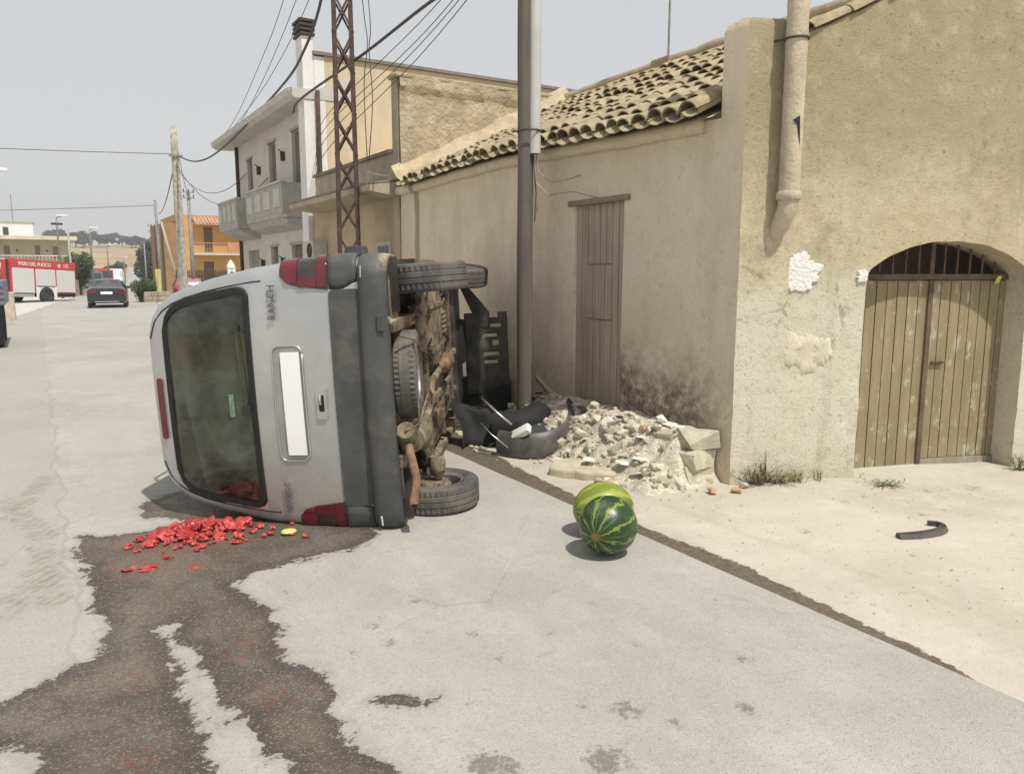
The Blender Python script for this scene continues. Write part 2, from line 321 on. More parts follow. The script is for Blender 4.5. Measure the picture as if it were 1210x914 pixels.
MT = dict(
 road=mat_road(), verge=mat_verge(), cast=mat_roughcast(), plaster=mat_streetwall(), tile=mat_tile(),
 silver=mat_silver(), plastic=mat_plastic(), under=mat_under(), glass=mat_glass(),
 farglass=simple('dark_window_glass', (.05, .055, .06), .15, .2, 2),
 door_wood=mat_wood('grey_weathered_wood', (.31, .258, .195), (.50, .425, .33)),
 red_lintel=mat_wood('red_brown_lintel_paint', (.26, .17, .12), (.34, .25, .18), .9, (.38, .33, .26)),
 gate_wood=mat_wood('olive_gate_paint', (.25, .20, .118), (.335, .275, .17), .9, (.46, .42, .35)),
 gate_base=mat_wood('bare_gate_foot', (.26, .225, .17), (.36, .325, .26), .4),
 rust=simple('rusted_steel', (.075, .045, .035), .8, .35, 9, .4, 60),
 rustpipe=simple('rusty_exhaust', (.20, .115, .07), .8, .45, 14, .4, 60),
 dark_iron=simple('dark_iron', (.045, .036, .03), .7, .3, 9),
 tyre=simple('dusty_rubber', (.062, .063, .064), .85, .3, 7, .3, 90, .003, dust=.30),
 tyre_clean=simple('black_rubber', (.03, .03, .031), .8, .25, 9),
 rim=simple('steel_rim', (.33, .32, .30), .45, .2, 9, metal=.6, dust=.5),
 black=simple('black_plastic', (.022, .022, .023), .5, .3, 5, dust=.18),
 blackmat=simple('soot_black', (.012, .012, .012), .8, .3, 5),
 chrome=simple('scuffed_bright_metal', (.62, .62, .61), .3, .1, 9, metal=.9),
 whitepl=simple('white_plastic', (.74, .74, .72), .45, .06, 9, dust=.15),
 plate=simple('blank_white_plate', (.86, .86, .86), .5, .01, 9),
 redlens=simple('red_lens', (.115, .009, .015), .18, .2, 9, coat=.6),
 smokelens=simple('smoked_lens', (.045, .03, .03), .2, .2, 9, coat=.6),
 darkred=simple('brake_lens', (.13, .012, .02), .25, .2, 9),
 flesh=mat_flesh(),
 rind=simple('pale_rind', (.66, .60, .20), .5, .15, 22),
 seed=simple('pale_flesh_core', (.75, .62, .42), .5, .1, 22),
 palegreen=simple('pale_green_panel', (.62, .68, .58), .6, .12, 4),
 stone=simple('pale_tuff_stone', (.60, .54, .425), .95, .16, 9, .7, 45, .012, randv=.34),
 whitestone=simple('fresh_plaster_lump', (.70, .67, .60), .95, .08, 9, .6, 45, .01),
 orangestone=simple('orange_brick_scrap', (.50, .30, .17), .95, .2, 12, .6, 45, .008),
 rubble=simple('crushed_plaster', (.56, .505, .405), .97, .28, 13, .9, 40, .03),
 concrete=simple('grey_concrete', (.40, .385, .35), .9, .14, 5, .3, 50, .006),
 polec=simple('lichened_concrete', (.40, .375, .315), .9, .28, 9, .3, 50, .006),
 pale=simple('pale_concrete', (.52, .505, .465), .9, .08, 4, .2, 40),
 slab=simple('dusty_concrete_slab', (.50, .435, .335), .95, .16, 7, .6, 40, .01),
 steel=simple('grey_pole_steel', (.24, .235, .225), .6, .25, 8),
 pole=mat_wood('brown_painted_pole', (.098, .085, .072), (.155, .135, .115)),
 cable=simple('grey_cable', (.06, .06, .062), .6, .2, 9),
 wire=simple('pale_wire', (.30, .29, .28), .6, .2, 9),
 pvc=simple('white_pvc', (.52, .52, .50), .5, .06, 5, dust=.2),
 pipe=simple('peeling_pipe', (.50, .425, .325), .9, .14, 9, .8, 42, .012),
 houseW=simple('white_render', (.58, .555, .52), .9, .06, 2.5, .1, 40),
 houseWb=simple('bright_white_render', (.73, .725, .70), .9, .05, 2.5, .1, 40),
 cream=simple('cream_side_wall', (.56, .465, .32), .92, .13, 1.7, .2, 30, .01, stretch=(1, 1, .4)),
 soil=simple('sooty_dark_trim', (.22, .19, .16), .9, .2, 5),
 parapet=simple('rough_mortar', (.47, .385, .255), .95, .18, 5, .8, 16, .045),
 ochre=simple('annex_ochre', (.47, .375, .255), .92, .12, 2.4, .2, 30),
 band=simple('annex_band', (.41, .345, .26), .92, .16, 3, .2, 30),
 shutter=simple('grey_brown_shutter', (.14, .125, .105), .7, .15, 5),
 shutterg=simple('pale_roller_shutter', (.27, .26, .24), .7, .1, 5),
 orange=simple('orange_render', (.56, .335, .11), .9, .08, 1.5),
 orangeD=simple('terracotta_parapet', (.52, .25, .13), .9, .1, 2),
 brown=simple('brown_shutter', (.15, .10, .085), .8, .1, 3),
 roofred=simple('pale_red_roof', (.50, .30, .21), .9, .15, 3),
 beige=simple('beige_house', (.48, .42, .31), .9, .1, 1.2),
 beigeL=simple('light_beige_slab', (.60, .555, .44), .9, .08, 1.2),
 red=simple('fire_red', (.52, .035, .045), .35, .1, 3, coat=.4),
 truckwhite=simple('truck_white', (.75, .75, .74), .4, .05, 3),
 shutal=simple('aluminium_shutter', (.66, .66, .64), .5, .03, 3),
 darkpaint=simple('charcoal_paint', (.014, .0145, .016), .25, .1, 3, coat=.6),
 carred=simple('maroon_paint', (.36, .03, .045), .3, .1, 3, coat=.5),
 blue=simple('blue_paint', (.10, .19, .40), .4, .1, 3),
 bluegrey=simple('blue_grey_steel', (.16, .19, .225), .55, .15, 5),
 hay=simple('dry_field', (.38, .29, .15), .95, .22, .05),
 leaf=mat_foliage('tree_leaf', (.035, .055, .022), (.075, .10, .04)),
 leafb=mat_foliage('bush_leaf', (.05, .085, .03), (.11, .15, .06)),
 weed=mat_foliage('dry_weed', (.34, .27, .16), (.46, .38, .24)),
 weedg=mat_foliage('green_weed', (.15, .17, .075), (.22, .23, .11)),
 bark=simple('bark', (.12, .09, .06), .9, .2, 8),
 fencew=simple('dark_fence_wood', (.045, .035, .03), .8, .2, 8),
 whitepatch=simple('white_filler', (.80, .79, .76), .95, .05, 14, .9, 40, .02),
 peel=simple('smooth_peeled_plaster', (.58, .525, .415), .9, .1, 9, .3, 30),
 lampglow=simple('lamp_housing', (.75, .76, .76), .4, .03, 4),
 yellow=simple('faded_yellow', (.55, .48, .20), .8, .1, 5),
 recess=simple('shaded_silver', (.36, .36, .36), .45, .15, 5, metal=.5),
 plastic2=simple('scuffed_bumper_plastic', (.05, .05, .05), .45, .3, 6, dust=.3),
 rind2=simple('pale_olive_panel', (.40, .39, .29), .6, .1, 5),
 brickside=simple('brown_wing_render', (.33, .20, .10), .9, .15, 2),
 brown2=simple('faded_red_shutter', (.27, .17, .13), .8, .1, 3),
 planter=simple('grey_brown_block', (.36, .29, .22), .9, .2, 4),
 room=simple('brown_dark_plaster', (.30, .25, .19), .95, .2, 3),
 gate_dark=simple('brown_gate_iron', (.12, .085, .055), .8, .3, 9),
 sticker=simple('green_sticker', (.16, .24, .19), .6, .4, 60),
 text=simple('white_lettering', (.85, .85, .84), .5, .01, 5),
 badge=simple('dark_badge', (.10, .10, .105), .35, .05, 9),
)

# ------------------------------------------------------------------ helpers
def link(o, parent=None):
    COL.objects.link(o)
    if parent: o.parent = parent
    return o
def rootloc(p):
    v = Vector((0, 0, 0))
    while p: v = v + p.location; p = p.parent
    return v
def tag(o, label=None, cat=None, group=None, kind=None):
    if label: o['label'] = label
    if cat: o['category'] = cat
    if group: o['group'] = group
    if kind: o['kind'] = kind
    return o
def thing(name, label, cat, loc=(0, 0, 0), group=None):
    o = bpy.data.objects.new(name, None); o.empty_display_size = .1; o.location = loc
    return tag(link(o), label, cat, group)

class MB:
    def __init__(s): s.v = []; s.f = []
    def add(s, vs, fs):
        b = len(s.v); s.v += [tuple(v) for v in vs]; s.f += [tuple(i + b for i in f) for f in fs]; return s
    def box(s, a, b, M=None):
        (x0, y0, z0), (x1, y1, z1) = a, b
        v = [(x0, y0, z0), (x1, y0, z0), (x1, y1, z0), (x0, y1, z0), (x0, y0, z1), (x1, y0, z1), (x1, y1, z1), (x0, y1, z1)]
        if M is not None: v = [tuple(M @ Vector(p)) for p in v]
        return s.add(v, [(0, 3, 2, 1), (4, 5, 6, 7), (0, 1, 5, 4), (1, 2, 6, 5), (2, 3, 7, 6), (3, 0, 4, 7)])
    def cbox(s, a, b, c=.01, M=None):
        """box with chamfered edges along all sides"""
        lo, hi = Vector(a), Vector(b); m = (lo + hi) / 2
        bm = bmesh.new(); bmesh.ops.create_cube(bm, size=1)
        for q in bm.verts: q.co = Vector((m[i] + q.co[i] * (hi[i] - lo[i]) for i in range(3)))
        bmesh.ops.bevel(bm, geom=bm.edges[:], offset=c, segments=2, affect='EDGES', profile=.6)
        bm.verts.index_update()
        vs = [tuple((M @ q.co) if M is not None else q.co) for q in bm.verts]; fs = [[q.index for q in f.verts] for f in bm.faces]
        bm.free(); return s.add(vs, fs)
    def tube(s, pts, r, n=8, cap=True):
        pts = [Vector(p) for p in pts]; N = len(pts)
        rs = r if isinstance(r, (list, tuple)) else [r] * N
        vs = []; up = None
        for i, p in enumerate(pts):
            d = (pts[min(i + 1, N - 1)] - pts[max(i - 1, 0)]).normalized()
            if up is None: up = d.orthogonal().normalized()
            up = (up - d * up.dot(d)); up = up.normalized() if up.length > 1e-6 else d.orthogonal().normalized()
            sd_ = d.cross(up)
            for k in range(n):
                a = 2 * math.pi * k / n; vs.append(p + (up * math.cos(a) + sd_ * math.sin(a)) * rs[i])
        fs = [(i * n + k, i * n + (k + 1) % n, (i + 1) * n + (k + 1) % n, (i + 1) * n + k) for i in range(N - 1) for k in range(n)]
        if cap: fs += [tuple(range(n))[::-1], tuple(range((N - 1) * n, N * n))]
        return s.add(vs, fs)
    def lathe(s, prof, n=32, M=None, closed=False):
        """prof: (radius, height) round local z"""
        vs = []; P = len(prof)
        for k in range(n):
            a = 2 * math.pi * k / n
            for (r, h) in prof:
                p = Vector((r * math.cos(a), r * math.sin(a), h)); vs.append(M @ p if M is not None else p)
        fs = []
        for k in range(n):
            k2 = (k + 1) % n
            for i in range(P if closed else P - 1):
                j = (i + 1) % P; fs.append((k * P + i, k2 * P + i, k2 * P + j, k * P + j))
        return s.add(vs, fs)
    def prism(s, poly, d, M=None):
        """polygon (list of 3D points) extruded by vector d"""
        n = len(poly); P = [Vector(p) for p in poly]; d = Vector(d)
        v = P + [p + d for p in P]
        if M is not None: v = [M @ p for p in v]
        return s.add(v, [tuple(range(n))[::-1], tuple(range(n, 2 * n))] + [(i, (i + 1) % n, (i + 1) % n + n, i + n) for i in range(n)])
    def mesh(s, name, off=None):
        me = bpy.data.meshes.new(name)
        vs = s.v if off is None else [(x - off.x, y - off.y, z - off.z) for x, y, z in s.v]
        me.from_pydata(vs, [], s.f); me.update(); return me
    def build(s, name, mat, parent=None, smooth=False, world=True, fix=True):
        me = s.mesh(name, rootloc(parent) if (parent and world) else None)
        if fix:
            bm = bmesh.new(); bm.from_mesh(me); bmesh.ops.recalc_face_normals(bm, faces=bm.faces[:]); bm.to_mesh(me); bm.free()
        me.materials.append(mat)
        if smooth: shade(me, smooth)
        return link(bpy.data.objects.new(name, me), parent)
def shade(me, ang=True):
    me.polygons.foreach_set('use_smooth', [True] * len(me.polygons))
    if ang is not True: me.set_sharp_from_angle(angle=rad(ang))
def box(name, a, b, mat, parent=None, c=0): 
    m = MB(); (m.cbox(a, b, c) if c else m.box(a, b)); return m.build(name, mat, parent)
def text_mesh(txt, size, ext=.004):
    cu = bpy.data.curves.new('lettering', 'FONT'); cu.body = txt; cu.size = size; cu.extrude = ext; cu.align_x = 'CENTER'; cu.align_y = 'CENTER'; cu.resolution_u = 3
    o = bpy.data.objects.new('lettering', cu); COL.objects.link(o)
    dg = bpy.context.evaluated_depsgraph_get(); me = bpy.data.meshes.new_from_object(o.evaluated_get(dg))
    bpy.data.objects.remove(o); return me
def lettering(txt, size, M, mat, parent, ext=.004, name='lettering'):
    me = text_mesh(txt, size, ext); me.transform(M); me.materials.clear(); me.materials.append(mat)
    return link(bpy.data.objects.new(name, me), parent)
def smooth_pts(P, n=6):
    P = [Vector(p) for p in P]; Q = [2 * P[0] - P[1]] + P + [2 * P[-1] - P[-2]]; out = []
    for i in range(1, len(Q) - 2):
        a, b, c, d = Q[i - 1:i + 3]
        for k in range(n):
            t = k / n; out.append(.5 * ((2 * b) + (c - a) * t + (2 * a - 5 * b + 4 * c - d) * t * t + (3 * b - a - 3 * c + d) * t ** 3))
    return out + [P[-1]]
def sm(a, b, x): t = max(0, min(1, (x - a) / (b - a))); return t * t * (3 - 2 * t)
def fbm(p, sc_=1., o=4):
    p = Vector(p) * sc_; v = 0; a = 1
    for i in range(o): v += a * noise.noise(p); p = p * 2.03; a *= .5
    return v
def rock_mesh(name, seed, mat, sx=1, sy=1, sz=1, n=13, boxy=.0):
    r = random.Random(seed); bm = bmesh.new()
    for i in range(n):
        v = Vector((r.uniform(-1, 1), r.uniform(-1, 1), r.uniform(-1, 1)))
        if boxy: v = Vector([math.copysign(abs(c) ** (1 - boxy), c) for c in v])
        else: v = v.normalized() * r.uniform(.75, 1)
        bm.verts.new((v.x * sx / 2, v.y * sy / 2, v.z * sz / 2))
    h = bmesh.ops.convex_hull(bm, input=bm.verts[:])
    bmesh.ops.delete(bm, geom=[g for g in h['geom_interior'] if isinstance(g, bmesh.types.BMVert)], context='VERTS')
    bmesh.ops.recalc_face_normals(bm, faces=bm.faces[:])
    me = bpy.data.meshes.new(name); bm.to_mesh(me); bm.free(); me.materials.append(mat); return me

# ------------------------------------------------------------------ terrain, road, verge
def cx(y):
    if y < 14: return 0.
    if y < 30: t = (y - 14) / 16; return .107 * 16 * (t ** 3 - t ** 4 / 2)
    return .107 * (y - 22)
def T(x, y):
    z = -.25 * sm(12, 45, y) - .3 * sm(45, 110, y)
    z += 1.3 * sm(150, 320, y) + 15.5 * sm(260, 500, y) + 2.5 * sm(30, 200, abs(x - cx(y))) * sm(120, 300, y)
    return z
def graded(a, b, s0, g):
    o = [a]; s = s0
    while o[-1] < b: o.append(o[-1] + s); s *= g
    return o
def sheet(name, xs, ys, zf, mat, follow=True, attrs=None):
    nx, ny = len(xs), len(ys)
    co = np.zeros((ny, nx, 3))
    for j, y in enumerate(ys):
        c = cx(y) if follow else 0.
        for i, x in enumerate(xs): co[j, i] = (x + c, y, zf(x + c, y))
    idx = np.arange(nx * ny).reshape(ny, nx)
    fs = np.stack([idx[:-1, :-1], idx[:-1, 1:], idx[1:, 1:], idx[1:, :-1]], -1).reshape(-1, 4)
    me = bpy.data.meshes.new(name); P = co.reshape(-1, 3)
    me.from_pydata(P.tolist(), [], fs.tolist()); me.materials.append(mat); shade(me)
    for k, fn in (attrs or {}).items():
        a = me.attributes.new(k, 'FLOAT', 'POINT'); a.data.foreach_set('value', fn(P).astype(np.float32))
    o = link(bpy.data.objects.new(name, me)); o['kind'] = 'structure'; return o
def sdist(P, poly):
    """signed distance to a closed polygon, positive inside"""
    q = np.array(poly); n = len(q); d = np.full(len(P), 1e9); ins = np.zeros(len(P), bool)
    x, y = P[:, 0], P[:, 1]
    for i in range(n):
        a, b = q[i], q[(i + 1) % n]; e = b - a
        t = np.clip(((x - a[0]) * e[0] + (y - a[1]) * e[1]) / (e @ e + 1e-12), 0, 1)
        d = np.minimum(d, np.hypot(x - a[0] - t * e[0], y - a[1] - t * e[1]))
        cr = ((a[1] > y) != (b[1] > y)) & (x < (b[0] - a[0]) * (y - a[1]) / (b[1] - a[1] + 1e-12) + a[0])
        ins ^= cr
    return np.where(ins, d, -d)

WET = [(0.096, 5.232), (0.218, 5.139), (0.401, 5.099), (0.552, 5.156), (0.802, 5.14), (1.295, 5.154), (1.787, 4.852), (1.613, 4.249), (1.413, 4.106), (1.206, 4.109), (1.037, 4.095), (0.875, 4.081), (0.778, 3.956), (0.757, 3.749), (0.823, 3.618), (0.813, 3.453), (0.816, 3.322), (0.768, 3.194), (0.775, 2.986), (0.869, 2.819), (0.862, 2.637), (0.785, 2.591), (0.791, 2.451), (0.825, 2.294), (0.861, 2.117), (0.878, 1.948), (-0.211, 2.412), (-0.386, 3.184), (-0.239, 3.284), (-0.102, 3.369), (0.085, 3.458), (0.144, 3.733), (0.113, 4.065), (0.136, 4.349), (0.09, 4.793)]
DRY = [[(0.343, 3.612), (0.45, 3.645), (0.37, 3.501), (0.449, 3.345), (0.491, 3.234), (0.439, 3.16), (0.487, 3.038), (0.486, 2.84), (0.503, 2.732), (0.446, 2.698), (0.522, 2.569), (0.574, 2.373), (0.558, 2.235), (0.359, 2.357), (0.348, 2.586), (0.381, 2.702), (0.352, 2.856), (0.388, 3.004), (0.377, 3.198), (0.358, 3.463)],
  [(-0.327, 3.033), (-0.227, 2.928), (-0.13, 2.82), (-0.102, 2.736), (-0.13, 2.657), (-0.302, 2.628)]]
WET_AND_SHADE = [[(0.453, 5.626), (0.612, 5.852), (0.873, 5.892), (1.194, 5.447), (1.043, 4.798), (0.622, 5.31), (0.504, 5.383)], [(0.948, 2.571), (1.051, 2.548), (1.159, 2.461), (1.163, 2.425), (1.051, 2.467), (0.957, 2.525)]]  # first outline follows the van's cast shadow, darkened like the spill; second is spill
SPOT = [(1.132, 2.006, 0.1, 0.9), (1.537, 2.832, 0.04, 0.8), (1.186, 2.955, 0.05, 0.8), (1.519, 2.579, 0.04, 0.7), (1.826, 2.655, 0.04, 0.8), (2.173, 2.802, 0.03, 0.7), (1.727, 2.014, 0.1, 0.75), (1.817, 1.865, 0.05, 0.8), (2.388, 2.046, 0.06, 0.7), (1.476, 1.821, 0.1, 0.9), (1.184, 1.958, 0.06, 0.9), (1.452, 3.278, 0.05, 0.7), (1.182, 3.146, 0.06, 0.7), (2.107, 1.794, 0.05, 0.9), (1.034, 2.96, 0.04, 0.7), (1.263, 2.364, 0.05, 0.6), (2.101, 3.021, 0.05, 0.6), (2.49, 2.553, 0.04, 0.5), (2.095, 2.398, 0.05, 0.6), (2.305, 1.865, 0.05, 0.6), (2.716, 2.526, 0.02, 0.8), (1.611, 2.117, 0.04, 0.7), (1.583, 3.462, 0.05, 0.6), (0.957, 3.721, 0.05, 0.6), (1.139, 3.61, 0.05, 0.5)]
JUICE = [(0.557, 4.828, 0.3, 1.0), (0.338, 4.466, 0.16, 1.0), (0.815, 4.669, 0.2, 0.9), (0.666, 2.784, 0.12, 0.9), (0.644, 3.243, 0.12, 0.6), (0.214, 3.22, 0.12, 0.5), (0.627, 2.754, 0.1, 0.8), (0.179, 2.615, 0.08, 0.8)]
TRK = [(-0.339, 6.386, -0.047, 5.198, 0.09, 70), (-0.253, 5.888, -0.021, 6.999, 0.09, 70), (-0.133, 4.783, -0.011, 4.085, 0.09, 70), (-0.263, 4.032, -0.188, 4.547, 0.09, 70), (-0.039, 4.456, -0.112, 5.237, 0.09, 70), (-0.318, 5.727, -0.134, 6.03, 0.09, 70)]
def wet_road(P):
    d = sdist(P, WET)
    for p in DRY: d = np.minimum(d, -sdist(P, p))
    for p in WET_AND_SHADE: d = np.maximum(d, sdist(P, p))
    return np.clip(d, -.6, .6)
def gauss(P, L):
    v = np.zeros(len(P))
    for (x, y, r, s) in L: v = np.maximum(v, s * np.exp(-((P[:, 0] - x) ** 2 + (P[:, 1] - y) ** 2) / (r * r)))
    return v
def tracks(P):
    v = np.zeros(len(P))
    for (x0, y0, x1, y1, wd, k) in TRK:
        e = np.array((x1 - x0, y1 - y0)); L = np.hypot(*e); e /= L
        a = (P[:, 0] - x0) * e[0] + (P[:, 1] - y0) * e[1]; b = -(P[:, 0] - x0) * e[1] + (P[:, 1] - y0) * e[0]
        inn = np.clip((wd - np.abs(b)) / .03, 0, 1) * np.clip(a / .1, 0, 1) * np.clip((L - a) / .1, 0, 1)
        v = np.maximum(v, inn * (.5 + .5 * np.sin(k * (a + np.abs(b) * 1.2))))
    return v
rx = [-2.4, -2.1, -1.8] + list(np.arange(-1.6, 3.0, .03)) + [3.03]
ry = [-8, -4, -2, -.8] + list(np.arange(0, 7.0, .032)) + graded(7.03, 330, .06, 1.035)
sheet('road', rx, ry, lambda x, y: T(x, y) + .006 + .006 * noise.noise(Vector((x * 1.3, y * 1.3, 0))), MT['road'],
      attrs={'wet': wet_road, 'spot': lambda P: gauss(P, SPOT), 'track': tracks, 'juice': lambda P: gauss(P, JUICE)})
def gutter(P):
    wd = np.interp(P[:, 1], [1.42, 1.5, 1.7, 2.3, 2.9, 3.4, 4.2, 5.0, 5.8, 6.8, 7.6], [-.05, .03, .06, .10, .13, .11, .14, .17, .3, .42, -.1])
    return np.clip(wd - (P[:, 0] - 3.03), -.3, .3)
def zverge(x, y):
    e = sm(3.03, 3.25, x - cx(y))
    return T(x, y) + .006 + .012 * e + .03 * e * (noise.noise(Vector((x * .9, y * .9, 3))) + .4 * noise.noise(Vector((x * 3.1, y * 3.1, 5))))
vx = list(np.arange(3.03, 5.6, .04)) + graded(5.62, 16, .08, 1.2)
vy = [-8, -4, -2, -.8] + list(np.arange(0, 7.4, .045)) + graded(7.45, 150, .09, 1.06)
VSP = [(5.4, 3.05, .10, .8), (5.75, 2.9, .12, .8), (4.95, 2.25, .08, .6), (5.3, 2.4, .06, .7), (4.1, 2.2, .05, .6), (3.9, 3.2, .05, .6), (4.9, 3.2, .07, .7), (4.6, 1.9, .07, .6)] + [(3.3 + 2.9 * ((i * .618) % 1), 1.7 + 1.9 * ((i * .414 + .13) % 1), .025 + .05 * ((i * .73) % 1), .75) for i in range(34)]
sheet('verge', vx, vy, zverge, MT['verge'],
      attrs={'wet': gutter, 'spot': lambda P: gauss(P, VSP),
             'track': lambda P: np.clip(1 - np.abs(P[:, 0] - 3.62 - .05 * np.sin(P[:, 1] * 1.3)) / .05, 0, 1) * (P[:, 1] < 4.6)})
gx = sorted([-x for x in graded(20, 900, 12, 1.35)] + list(np.arange(-18, 40, 3.)) + graded(40, 900, 6, 1.35))
gy = graded(-40, 1500, 4, 1.045)
sheet('ground', gx, gy, lambda x, y: T(x, y) - .03 - .05 * sm(20, 60, y) + (1.5 * noise.noise(Vector((x * .02, y * .02, 1))) * sm(150, 300, y)), MT['hay'], follow=False)
lx = [-9, -7, -5, -4, -3.2, -2.8, -2.4]
sheet('pavement', lx, graded(-8, 120, .5, 1.05), lambda x, y: T(x, y) + .012, MT['pale'])

# ------------------------------------------------------------------ old house with tiled roof
FC = Vector((4.3, 3.93, 0)); fth = rad(-20); FD = Vector((math.cos(fth), math.sin(fth), 0)); FN = Vector((-FD.y, FD.x, 0))  # FN points into the house
def fp(u, z, off=0.): return FC + FD * u + FN * off + Vector((0, 0, z))
house = thing('old_stone_house', 'old plastered house with mossy barrel tile roof and arched garage', 'house', (5.2, 6.5, 0))
def arch(u):
    t = (u - 1.06) / (2.5 - 1.06)
    return 1.56 + .265 * math.sin(math.pi * min(1, max(0, t))) ** .62 + .012 * noise.noise(Vector((u * 6, 3, 0)))
def rake(u): return 3.02 + .46 * u + .02 * noise.noise(Vector((u * 5, 1, 0)))
def wall_seg(m, us, bot, top, nr, P, relief):
    b = len(m.v); nr1 = nr + 1
    for u in us:
        for k in range(nr1):
            z = bot(u) + (top(u) - bot(u)) * k / nr; m.v.append(tuple(P(u, z, relief(u, z))))
    for i in range(len(us) - 1):
        for k in range(nr): a = b + i * nr1 + k; m.f.append((a, a + nr1, a + nr1 + 1, a + 1))
rl = lambda u, z: .012 * fbm((u * 1.4, z * 1.4, 8), 1, 3) + .006 * noise.noise(Vector((u * 9, z * 9, 2)))
m = MB(); lin = lambda a, b, n: [a + (b - a) * i / n for i in range(n + 1)]
wall_seg(m, lin(.34, 1.06, 24), lambda u: -.2, rake, 110, fp, rl)
wall_seg(m, lin(1.06, 2.5, 48), arch, rake, 70, fp, rl)
wall_seg(m, lin(2.5, 5.2, 60), lambda u: -.2, lambda u: rake(min(u, 3.0)) - .46 * max(0, u - 3.0), 110, fp, rl)
# reveals of the arched opening
nz = 30
for us_, zs_ in (([1.06] * (nz + 1), lin(-.2, arch(1.06), nz)), (lin(1.06, 2.5, 48), None), ([2.5] * (nz + 1), lin(arch(2.5), -.2, nz))):
    pts = [(u, arch(u) if zs_ is None else zs_[i]) for i, u in enumerate(us_)]
    b = len(m.v)
    for (u, z) in pts:
        for k in range(4): m.v.append(tuple(fp(u, z, rl(u, z) + (.34 - rl(u, z)) * k / 3)))
    for i in range(len(pts) - 1):
        for k in range(3): a = b + i * 4 + k; m.f.append((a, a + 4, a + 5, a + 1))
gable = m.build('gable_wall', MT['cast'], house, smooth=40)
# thickness and inside of the gable
m = MB()
m.box((0, 0, 0), (0, 0, 0))
m = MB()
for (u0, u1, z0, z1) in ((.34, 1.03, -.2, 3.1), (2.53, 5.2, -.2, 3.1)):
    m.prism([fp(u0, z0, .345), fp(u1, z0, .345), fp(u1, z1, .345), fp(u0, z1, .345)], FN * .03)
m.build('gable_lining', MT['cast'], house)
# corner pier
m = MB()
zt = 3.27
def pier_ring(z, r=0):
    n_ = lambda k: .010 * noise.noise(Vector((k * 2.1, z * 6, 4)))
    return [fp(-.0 + n_(0), z, -.035 + n_(1)), fp(.2, z, -.035 + n_(2)), fp(.40 + n_(3), z, -.035), fp(.40, z, .25), Vector((4.2995, 4.13, z)), Vector((4.298, 4.03, z))]
zs = lin(-.2, zt, 40) + [zt + .04, zt + .06]
for i, z in enumerate(zs):
    R_ = pier_ring(z); c = sum(R_, Vector()) / len(R_)
    k = 1 if i < 41 else (.92 if i == 41 else .72)
    for q in R_: m.v.append(tuple(Vector((c.x + (q.x - c.x) * k, c.y + (q.y - c.y) * k, z + .02 * noise.noise(q * 9)))))
for i in range(len(zs) - 1):
    for k in range(6): m.f.append((i * 6 + k, i * 6 + (k + 1) % 6, (i + 1) * 6 + (k + 1) % 6, (i + 1) * 6 + k))
m.f.append(tuple(range((len(zs) - 1) * 6, len(zs) * 6)))
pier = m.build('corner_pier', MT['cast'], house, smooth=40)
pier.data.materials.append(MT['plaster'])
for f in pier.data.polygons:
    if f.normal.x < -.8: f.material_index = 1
# patches of filler and peeled plaster on the gable
def blob_patch(name, u0, z0, ru, rz, mat, seed, off=-.03, jag=.45, n=64, th=.03):
    r = random.Random(seed); m = MB(); ring = []
    for k in range(n):
        a = 2 * math.pi * k / n; q = 1 + jag * noise.noise(Vector((math.cos(a) * 2.2, math.sin(a) * 2.2, seed))) + jag * .5 * noise.noise(Vector((math.cos(a) * 6, math.sin(a) * 6, seed + 9)))
        ring.append((u0 + ru * q * math.cos(a), z0 + rz * q * math.sin(a)))
    m.v = [tuple(fp(u0, z0, off))]
    for f, o_ in ((.5, off), (.88, off * .95), (1., off + th)):
        m.v += [tuple(fp(u0 + (u - u0) * f, z0 + (z - z0) * f, o_ + .006 * noise.noise(Vector((u * 30, z * 30, f))))) for u, z in ring]
    m.f = [(0, 1 + k, 1 + (k + 1) % n) for k in range(n)]
    for j in range(2): m.f += [(1 + j * n + k, 1 + (j + 1) * n + k, 1 + (j + 1) * n + (k + 1) % n, 1 + j * n + (k + 1) % n) for k in range(n)]
    return m.build(name, mat, house, smooth=50)
tag(blob_patch('filler_patch', .50, 1.585, .165, .15, MT['whitepatch'], 3, -.022), 'bright white patch of plaster below the downpipe')
blob_patch('filler_patch', 1.02, 1.56, .045, .05, MT['whitepatch'], 5, -.02)
blob_patch('peeled_plaster', .46, 1.03, .10, .13, MT['peel'], 11, -.010, .3, th=.012); blob_patch('peeled_plaster', .60, .98, .12, .16, MT['peel'], 12, -.008, .3, th=.012); blob_patch('peeled_plaster', .72, 1.0, .09, .11, MT['peel'], 14, -.010, .3, th=.012)
